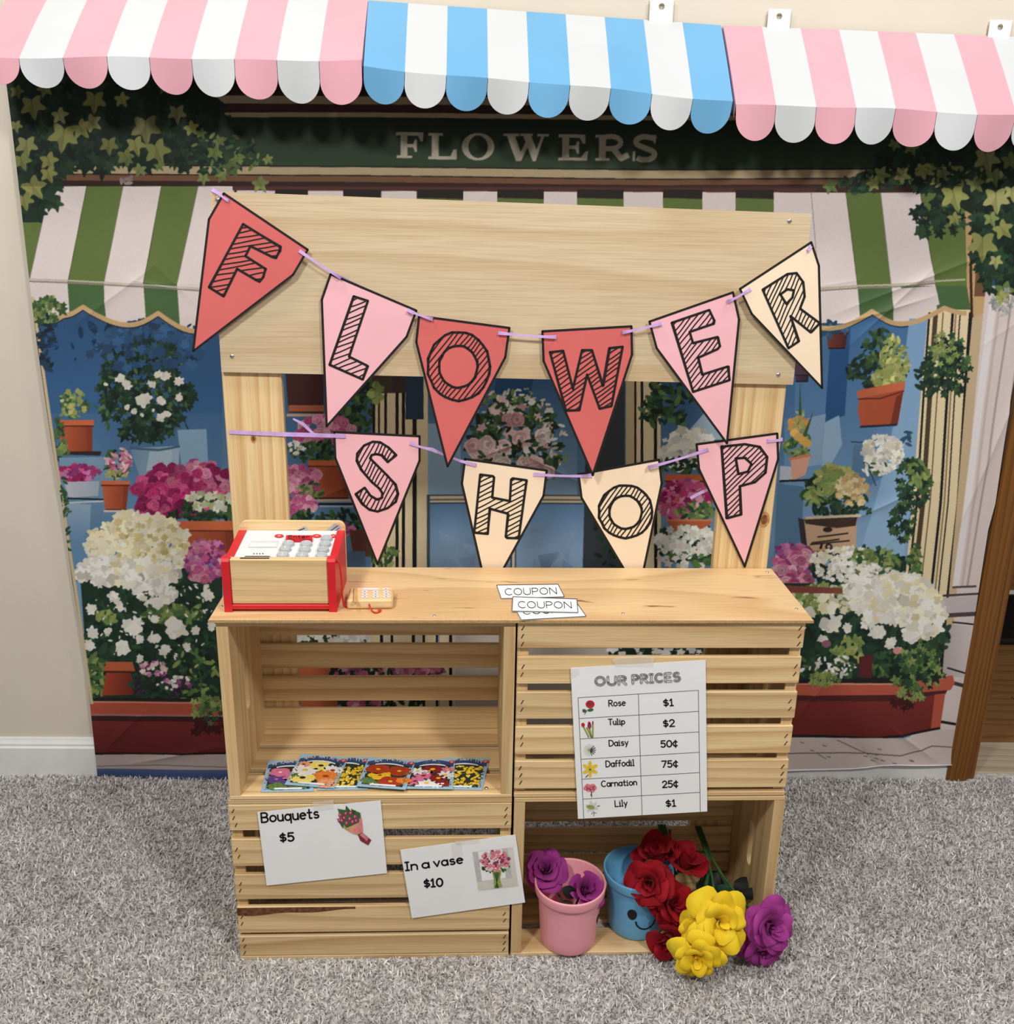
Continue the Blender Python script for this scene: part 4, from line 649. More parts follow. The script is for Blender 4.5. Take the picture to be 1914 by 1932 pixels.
awning('b', 'blue and white striped paper awning in the middle', BLUEP, ((-.2634, 1.5907), (.371, 1.5643)), ((-.2608, 1.4678), (.3739, 1.4267)), ((-.2640, 1.4130), (.3690, 1.3735)), [(1249, -2, 30, 46)], 2)
awning('c', 'pink and white striped paper awning on the right', PINKP, ((.3751, 1.5644), (1.010, 1.5555)), ((.3789, 1.4226), (1.013, 1.4125)), ((.3830, 1.3640), (1.009, 1.3515)), [(1471, 17, 47, 45), (1888, 38, 66, 46)], 3)
# ================================================================== THE STAND
PINE = wood('pine_boards', (234, 208, 160), (188, 146, 94), 'x', 13, .62, .48, .07, 1.6)
PINEZ = wood('pine_upright', (234, 208, 160), (194, 152, 98), 'z', 13, .6, .48, .05, 1.6)
PINEY = wood('pine_depth', (228, 200, 150), (194, 150, 92), 'y', 24, .5, .48, .09, 4)
ENDW = wood('pine_end', (230, 204, 156), (190, 148, 94), 'z', 11, .6, .5, .10, 2)
PLY = wood('plywood_sign', (218, 200, 168), (196, 170, 130), 'x', 3.2, .55, .5, .16, 2.5, warp=.3)
PLYT = wood('plywood_top', (228, 196, 150), (200, 158, 106), 'x', 3.5, .6, .42, .22, 3, warp=.35, streak=(122, 80, 42))
PLYE = plain('plywood_edge', (176, 146, 104), .7, .2, .12, 260)
STAPLE = plain('staple_dark', (58, 40, 28), .5, .4); KNOT = plain('knot_brown', (126, 78, 44), .6, .3, .25, 160); BARK = plain('bark_edge', (104, 68, 46), .8, .2, .3, 140)
STEEL = plain('screw_steel', (190, 190, 190), .3, .5, .05, 50, metal=1)
DC = .2155; HC = .3222; H2 = .6385
def end_board(x0, x1, y0, y1, z0, z1, slot=True):
    # end panel with a long rounded hand slot cut through its thickness (x)
    if not slot:
        m = MB(); m.box(x0, x1, y0, y1, z0, z1); return m
    m = MB(); cy, cz, hw, hl = (y0 + y1) / 2 - .01, (z0 + z1) / 2, .0125, .045; nn = 32; inn = []; out = []
    for k in range(nn):
        a = 2 * math.pi * (k + .5) / nn; c, s = math.cos(a), math.sin(a); inn.append((cy + hw * c, cz + hw * s + (hl - hw) * (1 if s > 0 else -1)))
        q = min(((y1 - cy) if c > 0 else (cy - y0)) / abs(c), ((z1 - cz) if s > 0 else (cz - z0)) / abs(s)); out.append([cy + q * c, cz + q * s])
    for yy, z_ in ((y0, z0), (y0, z1), (y1, z0), (y1, z1)):
        k = min(range(nn), key=lambda k: (out[k][0] - yy) ** 2 + (out[k][1] - z_) ** 2); out[k] = [yy, z_]
    vs = [(x, y, z) for x in (x0, x1) for y, z in inn + out]; B = 2 * nn; fs = []
    for k in range(nn):
        j = (k + 1) % nn; fs += [[k, j, nn + j, nn + k][::-1], [B + k, B + j, B + nn + j, B + nn + k], [k, j, B + j, B + k], [nn + k, nn + j, B + nn + j, B + nn + k][::-1]]
    m.add(vs, fs); return m
def staples(m, x, z, yf, k, lean):
    for i in range(k):
        zc = z + (i - (k - 1) / 2) * .0135; dx = random.uniform(-.002, .002); sl = lean * .0016
        m.box(x + dx - .0008, x + dx + .0008, yf - .0004, yf + .0005, zc - .0035, zc + .0035, 1, 0, lambda X, Y, Z_: (X + sl * (Z_ - zc) / .0035, Y, Z_))
random.seed(4)
def crate(label, x0, x1, z0, z1, closed, slats):
    loc = S(x0, 0, z0); t = thing('wooden_crate', label, 'crate', loc, PSI, 'pine crates stacked as the counter'); W = x1 - x0; H = z1 - z0; T_ = .0085; E_ = .0185
    yfront = 0 if closed else DC
    ya, yb = (T_, DC) if closed else (0, DC - T_)
    za, zb = T_, H - T_
    for xa, xb in ((0.0005, E_), (W - E_, W - .0005)): obj('end_panel', end_board(xa, xb, ya, yb, za, zb), ENDW, t)
    for za_, zb_ in slats:
        m = MB(); y0 = 0 if closed else DC - T_; j = random.uniform(-.001, .001); m.box(.0002 + j * .4, W - .0002 + j * .4, y0 + random.uniform(0, .0008), y0 + T_ - .0004, za_, zb_, 0, .0014)
        if closed:
            n_ = 3 if (za_ == slats[0][0] or za_ == slats[-1][0]) else 2
            for xx, le in ((.0095, 1.1), (W - .0095, 1.3)): staples(m, xx, (za_ + zb_) / 2, y0, n_, le)
        obj('slat', m, [PINE, STAPLE], t)
    ds = [(.0 if not closed else T_ + .0004, .060), (.078, .138), (.155, DC - (T_ + .0004 if not closed else 0))]
    if closed: ds[0] = (0.0, .060); 
    for zz0, zz1 in ((0, T_ - .0004), (H - T_ + .0004, H - .0002)):
        for ya_, yb_ in ds: m = MB(); m.box(.0004, W - .0004, ya_ + (.0088 if closed and ya_ == 0 else 0), yb_, zz0, zz1, 0, .0012); obj('side_slat', m, PINE, t)
        if closed: m = MB(); m.box(.0003, W - .0003, .0004, .0084, zz0, zz1, 0, .001); obj('edge_strip', m, PINE, t)
    return t, loc
SE = .004
up = [(.2700, .3125), (.2080, .2558), (.1454, .1938), (.0805, .1320), (.0158, .0686)]
lowr = [(.2630, .3125), (.1930, .2465), (.1262, .1770), (.0570, .1112), (.0090, .0505)]
tUL, _ = crate('open pine crate holding the seed packets, under the toy cash register', -.457, SE - .0012, HC, H2, False, [(a - .004, b - .004) for a, b in [(.2720, .3060), (.1995, .2480), (.1350, .1830), (.0690, .1180), (.0090, .0540)]])
tUR, locUR = crate('closed slatted pine crate behind the price list sheet', SE + .0012, .4575, HC + .0006, H2, True, up)
tLL, locLL = crate('closed slatted pine crate with the two white price signs, standing on carpet', -.4605, SE - .001, 0, HC - .0006, True, lowr)
tLR, _ = crate('open pine crate on the carpet holding the pots and fake roses', SE + .002, .4595, 0, HC - .0004, False, [(.2630, .3120), (.1930, .2465), (.1262, .1770), (.0570, .1112), (.0090, .0505)])
# bark edge, knots on the lower left crate; screws
m = MB(); W_ = .46; G = [[(x, -.0008, .1108 - .0002), (x, -.0008, .1108 - (.0155 - .0115 * max(0, (x - .03) / .2) + .0015 * math.sin(x * 60)))] for x in [.0005 + .2 * q / 24 for q in range(25)]]; m.grid([[a for a, b in G], [b for a, b in G]]); obj('bark_strip', m, BARK, tLL, label='dark bark edge along a slat')
def knot_at(mbp, x, z, r, y): 
    mbp.add([(x + r * 1.7 * math.cos(a), y, z + r * math.sin(a)) for a in [2 * math.pi * k / 16 for k in range(16)]], [list(range(16))[::1]])
def screw(px, py, p0, n, parent, r=.0036, par_loc=None, par_rz=PSI):
    c = onP(px, py, p0, n); nv = np.asarray(n, float); nv = nv if np.dot(nv, c - CC) < 0 else -nv; m = MB(); a = Vector(nv); u_ = a.orthogonal().normalized(); v_ = a.cross(u_); f = local(par_loc, par_rz); k_ = 14; rings = []
    for q, h in ((1, 0), (.85, .0012), (.3, .0016)): rings.append([f(np.array(Vector(c) + (u_ * math.cos(2 * math.pi * i / k_) + v_ * math.sin(2 * math.pi * i / k_)) * r * q + a * h)) for i in range(k_ + 1)])
    m.grid(rings); m.add([f(np.array(Vector(c) + (u_ * math.cos(2 * math.pi * i / k_) + v_ * math.sin(2 * math.pi * i / k_)) * r * .3 + a * .0016)) for i in range(k_)], [list(range(k_))]); obj('screw', m, STEEL, parent)
for px, py in ((918, 1487),): screw(px, py, (0, 0, HC + .0088), np.array((0, 0, 1.)), tUL, .0032, S(-.457, 0, HC))
# counter top
locT = S(0, 0, H2); tT = thing('counter_top', 'thin plywood counter top laid across the crates under the coupons', 'counter top', locT, PSI)
m = MB(); m.box(-.4655, .4665, -.0065, DC, .0002, .0060, 0, .0012); obj('plywood_sheet', m, [PLYT], tT)
m = MB(); 
for k, z in enumerate((.0012, .0030, .0048)): m.box(-.4658, .4668, -.0068, -.0062, z - .0005, z + .0005, 0, 0)
obj('edge_plies', m, PLYE, tT, label='darker plies along the front edge')
for px, py in ((418, 1144), (1176, 1158), (1448, 1080), (1503, 1149), (820, 1162)): screw(px, py, (0, 0, H2 + .006), np.array((0, 0, 1.)), tT, .0026, locT)
TZ = H2 + .0062
# posts
for (xa, xb, lab) in ((-.4745, -.3785, 'pine post holding up the sign board at the left, behind the cash register'), (.3620, .4590, 'pine post holding up the sign board at the right, behind the P pennant')):
    loc = S((xa + xb) / 2, DC + .0012, 0); t = thing('wooden_post', lab, 'post', loc, PSI, 'posts of the sign board'); hw = (xb - xa) / 2
    m = MB(); m.box(-hw, hw, 0, .019, 0, 1.232, 0, .002); obj('board', m, PINEZ, t)
    for (kx, kz, r) in (((-.003, .872, .0055),) if xa < 0 else ((.034, .735, .011), (-.03, 1.0, .004))):
        m = MB()
        for q, mm in ((1.0, 0), (.6, 1)): m.add([(kx + r * q * math.cos(a) * .85, -.0004 - .0003 * mm, kz + r * q * 1.35 * math.sin(a)) for a in [2 * math.pi * k / 20 for k in range(20)]], [list(range(20))], mm)
        obj('knot', m, [plain('knot_ring', (186, 136, 84), .6, .3, .15, 200), KNOT], t, label='brown knot')
# sign board
SY = DC - .0075
cs = [local(S(0, SY, 0), PSI)(onS(x, y, SY)) for x, y in [(397, 361), (1532, 403), (1497, 726), (418, 702)]]
locB = S(0, SY, 0); tB = thing('sign_board', 'broad pale plywood board across the top of the stand behind the pennants', 'sign board', locB, PSI)
# the board hangs a little crooked; its outline follows the sawn edges
cs = [(-.4735, 1.2635), (.4600, 1.2495), (.4600, .9765), (-.4735, .9840)] if False else [(c[0], c[2]) for c in cs]
fr = [(x, 0, z) for x, z in cs]; bk = [(x, .0073, z) for x, z in cs]; m = MB(); m.prism(fr[::-1], bk[::-1], 0, 1); ob = obj('plywood_panel', m, [PLY, PLYE], tB)
for px, py in ((411, 377), (1490, 417), (438, 672), (1469, 707)): screw(px, py, S(0, SY, 0), NS, tB, .0036, locB)
# ================================================================== PENNANTS AND RIBBONS
INKM = plain('black_ink', (30, 28, 28), .55, .3, .03); CORAL = plain('paper_coral', (210, 104, 103), .42, .4, .02, 9); PPINK = plain('paper_rose', (238, 182, 192), .42, .4, .015, 9); CREAM = plain('paper_cream', (242, 222, 196), .42, .4, .015, 9)
def pennant(label, outline, ly, mat, letters, ang, sp=8.5, hw=2.5, ow=4.6, curl=.0, group='letter pennants of the upper garland'):
    n = -NS; cxp = sum(p[0] for p in outline) / len(outline); cyp = sum(p[1] for p in outline) / len(outline)
    top = min(p[1] for p in outline); O = onS(cxp, top, ly); loc = tuple(O); f = local(loc, 0)
    t = thing('pennant', label, 'pennant', loc, 0, group); m = MB()
    def fn(x, y): return np.array(f(onS(x, y, ly)))
    sh = Sheet(m, fn, n)
    front = [sh.P(x, y, 0) for x, y in outline]; back = [sh.P(x, y, -.0005) for x, y in outline]; m.prism(front[::-1], back[::-1], 0)
    # black printed border just inside the cut edge
    c = (cxp, cyp); ins = [(x + (c[0] - x) * .012, y + (c[1] - y) * .012) for x, y in outline]; sh.line(ins, 4.4, 1, .0003, True)
    obj('paper_flag', m, [mat, INKM], t)
    m2 = MB(); sh2 = Sheet(m2, fn, n); rr = random.Random(int(cxp))
    for P in letters:
        sh2.line(P, ow, 0, .00045, True)
        sh2.line([(x + rr.uniform(-1.2, 1.2) + 1.2, y + rr.uniform(-1.2, 1.2)) for x, y in P], ow * .5, 0, .0005, True)
    sh2.hatch(letters, ang, sp, hw, 0, .0004, .8)
    obj('letter', m2, INKM, t, label='black hand-drawn hatched letter')
    return t
z8 = lambda p: zz(p, 2.9, 340, 340); z1 = lambda p: zz(p, 2.611, 950, 360); zh = lambda p: zz(p, 8.4, 860, 850); zs = lambda p: zz(p, 4.954, 530, 690)
def ring(cx, cy, rx, ry, n=28, ph=0): return [(cx + rx * math.cos(2 * math.pi * k / n) * (1 + .02 * math.sin(3 * k + ph)), cy + ry * math.sin(2 * math.pi * k / n) * (1 + .015 * math.sin(2 * k + ph))) for k in range(n)]
R_ = math.radians; UY = DC - .0135
pennant('coral red pennant lettered F at the left end', z8([(238, 68), (703, 380), (622, 518), (68, 942), (155, 212)]), UY - .004, CORAL, [z8([(345, 240), (548, 365), (545, 385), (525, 425), (505, 420), (385, 360), (358, 415), (468, 485), (455, 530), (435, 555), (415, 545), (312, 485), (238, 635), (158, 585)])], R_(-10), 9.2)
pennant('pale pink pennant lettered L, next to the F pennant', z8([(822, 510), (1297, 712), (1243, 857), (800, 1353), (773, 652)]), UY, PPINK, [z8([(950, 635), (1028, 660), (925, 965), (1025, 1015), (1000, 1090), (818, 1010)])], R_(-22), 9)
pennant('coral red pennant lettered O', z8([(1305, 740), (1806, 806), (1783, 968), (1463, 1573), (1290, 885)]), UY - .001, CORAL, [z8(ring(1525, 1018, 170, 188)), z8(ring(1522, 1020, 105, 115, 24, 1))], R_(-52), 8)
pennant('coral red pennant lettered W', z1([(190, 690), (634, 665), (637, 805), (441, 1407), (196, 838)]), UY - .0005, CORAL, [z1([(230, 795), (295, 788), (343, 975), (388, 785), (437, 785), (490, 960), (522, 775), (588, 768), (533, 1060), (475, 1073), (413, 905), (375, 1080), (308, 1083)])], R_(-36), 7.6)
pennant('pale pink pennant lettered E, its tip over the P pennant', z1([(717, 643), (1134, 497), (1164, 632), (1104, 1250), (753, 775)]), UY - .0015, PPINK, [z1([(830, 650), (1015, 587), (1040, 640), (1035, 655), (918, 695), (935, 750), (1055, 720), (1068, 765), (1055, 780), (960, 822), (980, 905), (1107, 865), (1115, 932), (935, 990)])], R_(-52), 8)
pennant('cream pennant lettered R at the right end', z1([(1163, 483), (1519, 250), (1557, 367), (1573, 977), (1222, 607)]), UY - .004, CREAM, [z1([(1278, 487), (1400, 410), (1445, 405), (1478, 450), (1485, 520), (1462, 580), (1560, 652), (1515, 697), (1415, 617), (1455, 742), (1405, 775)]), z1([(1365, 510), (1400, 485), (1432, 490), (1425, 525), (1395, 557)])], R_(-66), 7)
LG_ = 'letter pennants of the lower garland'
pennant('pale pink pennant lettered S', zs([(495, 615), (1303, 655), (1303, 885), (905, 1866), (505, 860)]), DC + .0008 - .002, PPINK, [zs([(1080, 835), (1010, 765), (930, 715), (860, 710), (780, 745), (715, 820), (710, 890), (750, 970), (850, 1085), (920, 1145), (950, 1190), (945, 1235), (900, 1250), (840, 1215), (785, 1140), (700, 1200), (760, 1290), (830, 1345), (905, 1362), (1000, 1330), (1075, 1270), (1095, 1200), (1070, 1110), (1000, 1030), (870, 900), (835, 865), (850, 835), (890, 825), (940, 835), (1000, 900)])], R_(-62), 7.4, group=LG_)
pennant('cream pennant lettered H', [(877, 865), (1033, 887), (1027, 935), (921, 1128), (871, 912)], DC + .0066, CREAM, [zh([(390, 380), (590, 405), (610, 425), (580, 745), (860, 800), (880, 460), (905, 440), (1125, 470), (1000, 1390), (820, 1385), (795, 1365), (830, 1000), (540, 920), (510, 1320), (295, 1300)])], R_(-27), 8, group=LG_)
pennant('cream pennant lettered O', z1([(368, 1395), (770, 1322), (783, 1440), (668, 1990), (383, 1512)]), DC + .0066, CREAM, [z1(ring(602, 1580, 132, 130)), z1(ring(602, 1583, 80, 82, 24, 1))], R_(-56), 7.6, group=LG_)
pennant('pale pink pennant lettered P in front of the right post', z1([(950, 1247), (1352, 1193), (1357, 1320), (1190, 1856), (962, 1370)]), DC - .0015, PPINK, [z1([(1075, 1260), (1190, 1248), (1260, 1260), (1300, 1310), (1290, 1390), (1240, 1435), (1165, 1455), (1170, 1595), (1100, 1612)]), z1([(1145, 1318), (1190, 1315), (1223, 1345), (1205, 1383), (1158, 1395)])], R_(-44), 7.4, group=LG_)
LILAC = plain('lilac_ribbon', (196, 164, 222), .35, .5, .06, 60)
def ribbon(label, pts, group, ends):
    # pts: (px, py, depth, width px): a narrow satin strip threaded through the punched holes
    O = onS(pts[0][0], pts[0][1], pts[0][2]); f = local(O, 0); t = thing('ribbon', label, 'ribbon', O, 0, group); m = MB()
    def strip(q):
        a, b, d = [], [], []
        for i, (x, y, ly, wd) in enumerate(q):
            x0, y0 = q[max(i - 1, 0)][:2]; x1, y1 = q[min(i + 1, len(q) - 1)][:2]; L = math.hypot(x1 - x0, y1 - y0) or 1; nx, ny = -(y1 - y0) / L * wd / 2, (x1 - x0) / L * wd / 2
            a.append(f(onS(x - nx, y - ny, ly))); b.append(f(onS(x + nx, y + ny, ly - .0004)))
        bk = [[(p[0], p[1] + .0005, p[2]) for p in r] for r in (b, a)]
        m.grid([a, b]); m.grid(bk); m.grid([b, bk[0]]); m.grid([bk[1], a])
    strip(pts); obj('ribbon_strip', m, LILAC, t)
    for q in ends:
        m = MB(); strip(q); obj('ribbon_end', m, LILAC, t)
def hops(seq, fy, by):
    # seq of (hole_out, hole_in) gaps; the strip runs in front across each gap and behind each flag
    o = []
    for (x0, y0), (x1, y1) in seq:
        o += [(x0 - 1.5, y0, by, 6), (x0, y0, fy, 7)] + [(x0 + (x1 - x0) * k / 5, y0 + (y1 - y0) * k / 5 + 1.5 * math.sin(math.pi * k / 5), fy - .0006, 7 - 3 * math.sin(math.pi * k / 5)) for k in range(1, 5)] + [(x1, y1, fy, 7), (x1 + 1.5, y1, by, 6)]
    return o
ribbon('lilac ribbon of the upper garland, draped across the sign board', [(400, 357, SY - .001, 8)] + hops([((412, 364), (432, 379)), ((565, 473), (643, 524)), ((770, 585), (816, 602)), ((941, 628), (1049, 636)), ((1176, 627), (1248, 610)), ((1374, 569), (1417, 545)), ((1524, 474), (1531, 464))], UY - .0058, UY + .002), 'garland ribbons', [])
rb = [(432, 815, DC - .0004, 7), (490, 818, DC - .001, 7), (560, 820, DC - .002, 8), (652, 823, DC - .0035, 7), (654, 823, DC + .003, 6), (772, 836, DC + .003, 6)] + hops([((774, 836), (815, 848))], DC - .003, DC + .003)[1:-1] + [(845, 861, DC + .002, 3), (870, 870, DC + .002, 5), (899, 878, DC + .0055, 7), (901, 879, DC + .008, 6)] + hops([((1007, 895), (1117, 898))], DC + .0055, DC + .0085) + hops([((1224, 882), (1337, 848))], DC - .003, DC + .0085) + hops([((1448, 832), (1476, 829))], DC - .0028, DC - .0005)
ribbon('lilac ribbon of the lower garland, tied between the posts', rb, 'garland ribbons', [[(553, 790, DC + .006, 3), (572, 800, DC + .006, 6), (592, 819, DC + .004, 5)], [(1303, 940, DC + .006, 5), (1320, 931, DC + .006, 6), (1336, 924, DC + .006, 5)]])
# ================================================================== PAPER SIGNS taped to the crates
PAPER = plain('paper_sheet', (238, 240, 243), .7, .25, .01, 14); GREY = plain('ink_grey', (192, 192, 194), .6, .25, .05, 200); THIN = plain('ink_thin', (70, 70, 74), .6, .25)
RED = plain('print_red', (190, 40, 48), .6, .25, .08, 200); GREEN = plain('print_green', (62, 104, 60), .6, .25, .12, 200); YEL = plain('print_yellow', (232, 198, 60), .6, .25, .06, 200); PNK = plain('print_pink', (232, 128, 146), .6, .25, .08, 200); OFFW = plain('print_offwhite', (210, 210, 200), .6, .25, .04); OLV = plain('print_olive', (150, 160, 84), .6, .25, .1, 200); KRAFT = plain('print_kraft', (206, 158, 120), .6, .25, .06, 100); DKRED = plain('print_maroon', (132, 52, 62), .6, .25, .1, 200); PLUM = plain('print_plum', (146, 56, 96), .6, .25); ROSEP = plain('print_rosepink', (214, 128, 140), .6, .25, .1, 200)
PRN = [PAPER, INKM, GREY, THIN, RED, GREEN, YEL, PNK, OFFW, OLV, KRAFT, DKRED, PLUM, ROSEP]
tape, nt_, b_ = newmat('clear_tape', .15, .5); b_.inputs['Base Color'].default_value = (.9, .88, .84, 1); b_.inputs['Alpha'].default_value = .22
def paper_sign(name, label, cat, corners, ly, draw, tapes, tilt=0):
    O = onS(*corners[0], ly); f = local(O, 0); t = thing(name, label, cat, O, 0); m = MB()
    def fn(x, y): return np.array(f(onS(x, y, ly)))
    sh = Sheet(m, fn, -NS); fr = [sh.P(x, y, 0) for x, y in corners]; bk = [sh.P(x, y, -.0004) for x, y in corners]; m.prism(fr[::-1], bk[::-1], 0); obj('paper', m, [PAPER], t)
    pp = []
    def part(nm): q_ = MB(); pp.append((nm, q_)); return Sheet(q_, fn, -NS)
    draw(part)
    for nm, q_ in pp: obj(nm, q_, PRN, t)
    for q in tapes:
        m = MB(); sh = Sheet(m, fn, -NS); sh.poly(q, 0, .0009); sh.poly(q[::-1], 0, .0008); obj('tape_strip', m, tape, t, label='clear adhesive tape')
def draw_prices(part):
    sh = part('heading')
    q = lambda p: zz(p, 5.855, 1060, 1230); o1, o2 = .0004, .0007; s = 1 / 5.855
    def tx(s_, x0, y0, x1, y1, h, wd, mi=1, off=o1, gap=.2): (a, b), (c, d) = q([(x0, y0), (x1, y1)]); text(sh, s_, a, b, c, d, h * s, wd, mi, off, gap)
    for off, wd, mi in ((.0004, 5.0, 1), (.0007, 3.7, 2)):
        tx('OUR', 378, 368, 712, 358, 88, wd, mi, off, .3); tx('PRICES', 788, 348, 1308, 318, 88, wd, mi, off, .3)
    sh = part('table_lines')
    rows = [(182, 505, 1512, 423), (192, 735, 1515, 655), (206, 960, 1518, 882), (217, 1185, 1522, 1108), (228, 1405, 1525, 1332), (237, 1625, 1529, 1550)]
    for a, b, c, d in rows: sh.line(q([(a, b), (c, d)]), .9, 3, o1, caps=False)
    sh.line(q([(182, 505), (245, 1838)]), .9, 3, o1); sh.line(q([(1512, 423), (1532, 1760)]), .9, 3, o1); sh.line(q([(848, 462), (890, 1803)]), .9, 3, o1)
    for a in [('Rose', 524, 600, 706, 590, 66), ('Tulip', 520, 805, 698, 797, 62), ('Daisy', 527, 1040, 735, 1028, 64), ('Daffodil', 492, 1270, 802, 1254, 66), ('Carnation', 442, 1488, 830, 1468, 62), ('Lily', 593, 1708, 725, 1699, 66)]: sh = part('flower_name'); tx(*a, 2.0)
    for a in [('$1', 1128, 598, 1235, 592, 74), ('$2', 1126, 826, 1248, 820, 74), ('50¢', 1100, 1052, 1282, 1044, 70), ('75¢', 1110, 1275, 1286, 1268, 70), ('25¢', 1118, 1497, 1288, 1490, 70), ('$1', 1156, 1708, 1262, 1702, 70)]: sh = part('price'); tx(*a, 2.5)
    def E(x, y, rx, ry, mi, off=o1, rot=0): (a, b), = q([(x, y)]); sh.ell(a, b, rx * s, ry * s, mi, off, 14, rot)
    sh = part('rose_picture')
    E(315, 577, 50, 44, 4); E(308, 570, 24, 20, 11, o2); E(252, 650, 24, 20, 5, o1, .5); E(320, 640, 34, 18, 5, o1, -.2); sh.line(q([(285, 640), (255, 690)]), 1, 5, o1)
    sh = part('tulip_picture')
    for pts in ([(245, 830), (300, 940)], [(280, 840), (330, 942)], [(310, 850), (330, 942)], [(345, 800), (345, 942)]): sh.line(q(pts), 3, 9, o1)
    E(237, 805, 20, 24, 4); E(308, 815, 22, 34, 12); E(305, 785, 15, 18, 4); E(345, 780, 8, 20, 11)
    sh = part('daisy_picture')
    for k in range(16): a = k * math.pi / 8; sh.line(q([(310, 1083), (310 + 66 * math.cos(a), 1083 + 62 * math.sin(a))]), 1.6, 8 if k > 3 and k < 14 else 3, o1)
    E(305, 1080, 15, 14, 9, o2)
    sh = part('daffodil_picture')
    for k in range(6): a = k * math.pi / 3 - 1.57; E(315 + 52 * math.cos(a), 1293 + 52 * math.sin(a), 42, 20, 6, o1, a)
    E(315, 1295, 24, 24, 6, .0006); E(315, 1295, 14, 14, 9, .0009); E(315, 1295, 7, 7, 1, .0012); sh.line(q([(290, 1360), (268, 1384)]), 1.6, 1, o1)
    sh = part('carnation_picture')
    for x, y in ((290, 1480), (345, 1480), (320, 1500), (300, 1520), (340, 1525), (270, 1505), (360, 1500)): E(x, y, 30, 26, 7)
    for x, y in ((300, 1490), (330, 1505), (320, 1475)): E(x, y, 14, 11, 13, o2)
    sh.line(q([(328, 1545), (334, 1600)]), 1.6, 5, o1); sh.line(q([(334, 1550), (322, 1585)]), 1.2, 1, o1)
    sh = part('lily_picture')
    for k in range(6): a = k * math.pi / 3 + .3; E(335 + 36 * math.cos(a), 1712 + 36 * math.sin(a), 36, 16, 8, o1, a)
    E(320, 1712, 46, 22, 9, o2, .2); sh.line(q([(330, 1790), (350, 1770), (385, 1780)]), .9, 3, o1); sh.line(q([(360, 1780), (355, 1812)]), .9, 3, o1); sh.line(q([(395, 1705), (420, 1698)]), 1.4, 1, o1)
paper_sign('price_list', 'tall white sheet headed OUR PRICES taped to the slatted crate', 'price list', [(1077, 1260), (1332, 1245), (1335, 1531), (1091, 1545)], -.0032, draw_prices, [zz([(560, 70), (900, 30), (1020, 60), (1010, 160), (600, 160)], 5.855, 1060, 1230), zz([(100, 180), (190, 175), (200, 240), (110, 290)], 5.855, 1060, 1230)])
def draw_bouquet(part):
    sh = part('lettering')
    q = lambda p: zz(p, 3.3, 420, 1480); o1 = .0004
    def tx(s_, x0, y0, x1, y1, h, wd): (a, b), (c, d) = q([(x0, y0), (x1, y1)]); text(sh, s_, a, b, c, d, h / 3.3, wd, 1, o1)
    tx('Bouquets', 245, 236, 600, 206, 58, 3.3); tx('$5', 360, 356, 446, 350, 50, 3.4)
    def E(x, y, rx, ry, mi, off=o1, rot=0): (a, b), = q([(x, y)]); sh.ell(a, b, rx / 3.3, ry / 3.3, mi, off, 14, rot)
    sh = part('bouquet_picture')
    for pts in ([(770, 130), (800, 165), (830, 160), (815, 200), (760, 190)], [(715, 150), (770, 160), (760, 215), (735, 190)], [(710, 210), (760, 240), (750, 275)], [(800, 150), (855, 175), (865, 210), (820, 220)]): sh.poly(q(pts), 5, o1)
    sh.poly(q([(720, 160), (860, 175), (870, 260), (760, 275), (735, 240)]), 9, .0003)
    sh.poly(q([(735, 200), (840, 185), (860, 250), (770, 268)]), 5, .0005)
    for x, y in ((735, 190), (770, 180), (800, 178), (760, 208), (795, 214), (828, 200), (775, 240), (812, 232), (745, 225), (835, 225), (730, 222)): E(x, y, 13, 15, 12, .0007); E(x - 3, y - 3, 6, 8, 13, .001)
    sh.poly(q([(760, 275), (850, 235), (862, 195), (875, 290), (850, 315), (810, 305)]), 10, .0009); sh.poly(q([(850, 240), (866, 200), (872, 250), (876, 292), (862, 296)]), 7, .0012); sh.poly(q([(800, 285), (845, 262), (860, 285), (835, 300)]), 7, .0012)
    sh.poly(q([(842, 310), (872, 298), (928, 345), (908, 378), (860, 350)]), 11, .0009); sh.poly(q([(855, 312), (872, 300), (910, 332), (900, 350)]), 13, .0012)
paper_sign('price_sign', 'white sign reading Bouquets $5 with a wrapped tulip picture', 'price sign', zz([(217, 172), (985, 100), (1025, 553), (275, 630)], 3.3, 420, 1480), -.0030, draw_bouquet, [zz([(560, 110), (690, 95), (695, 150), (570, 165)], 3.3, 420, 1480)])
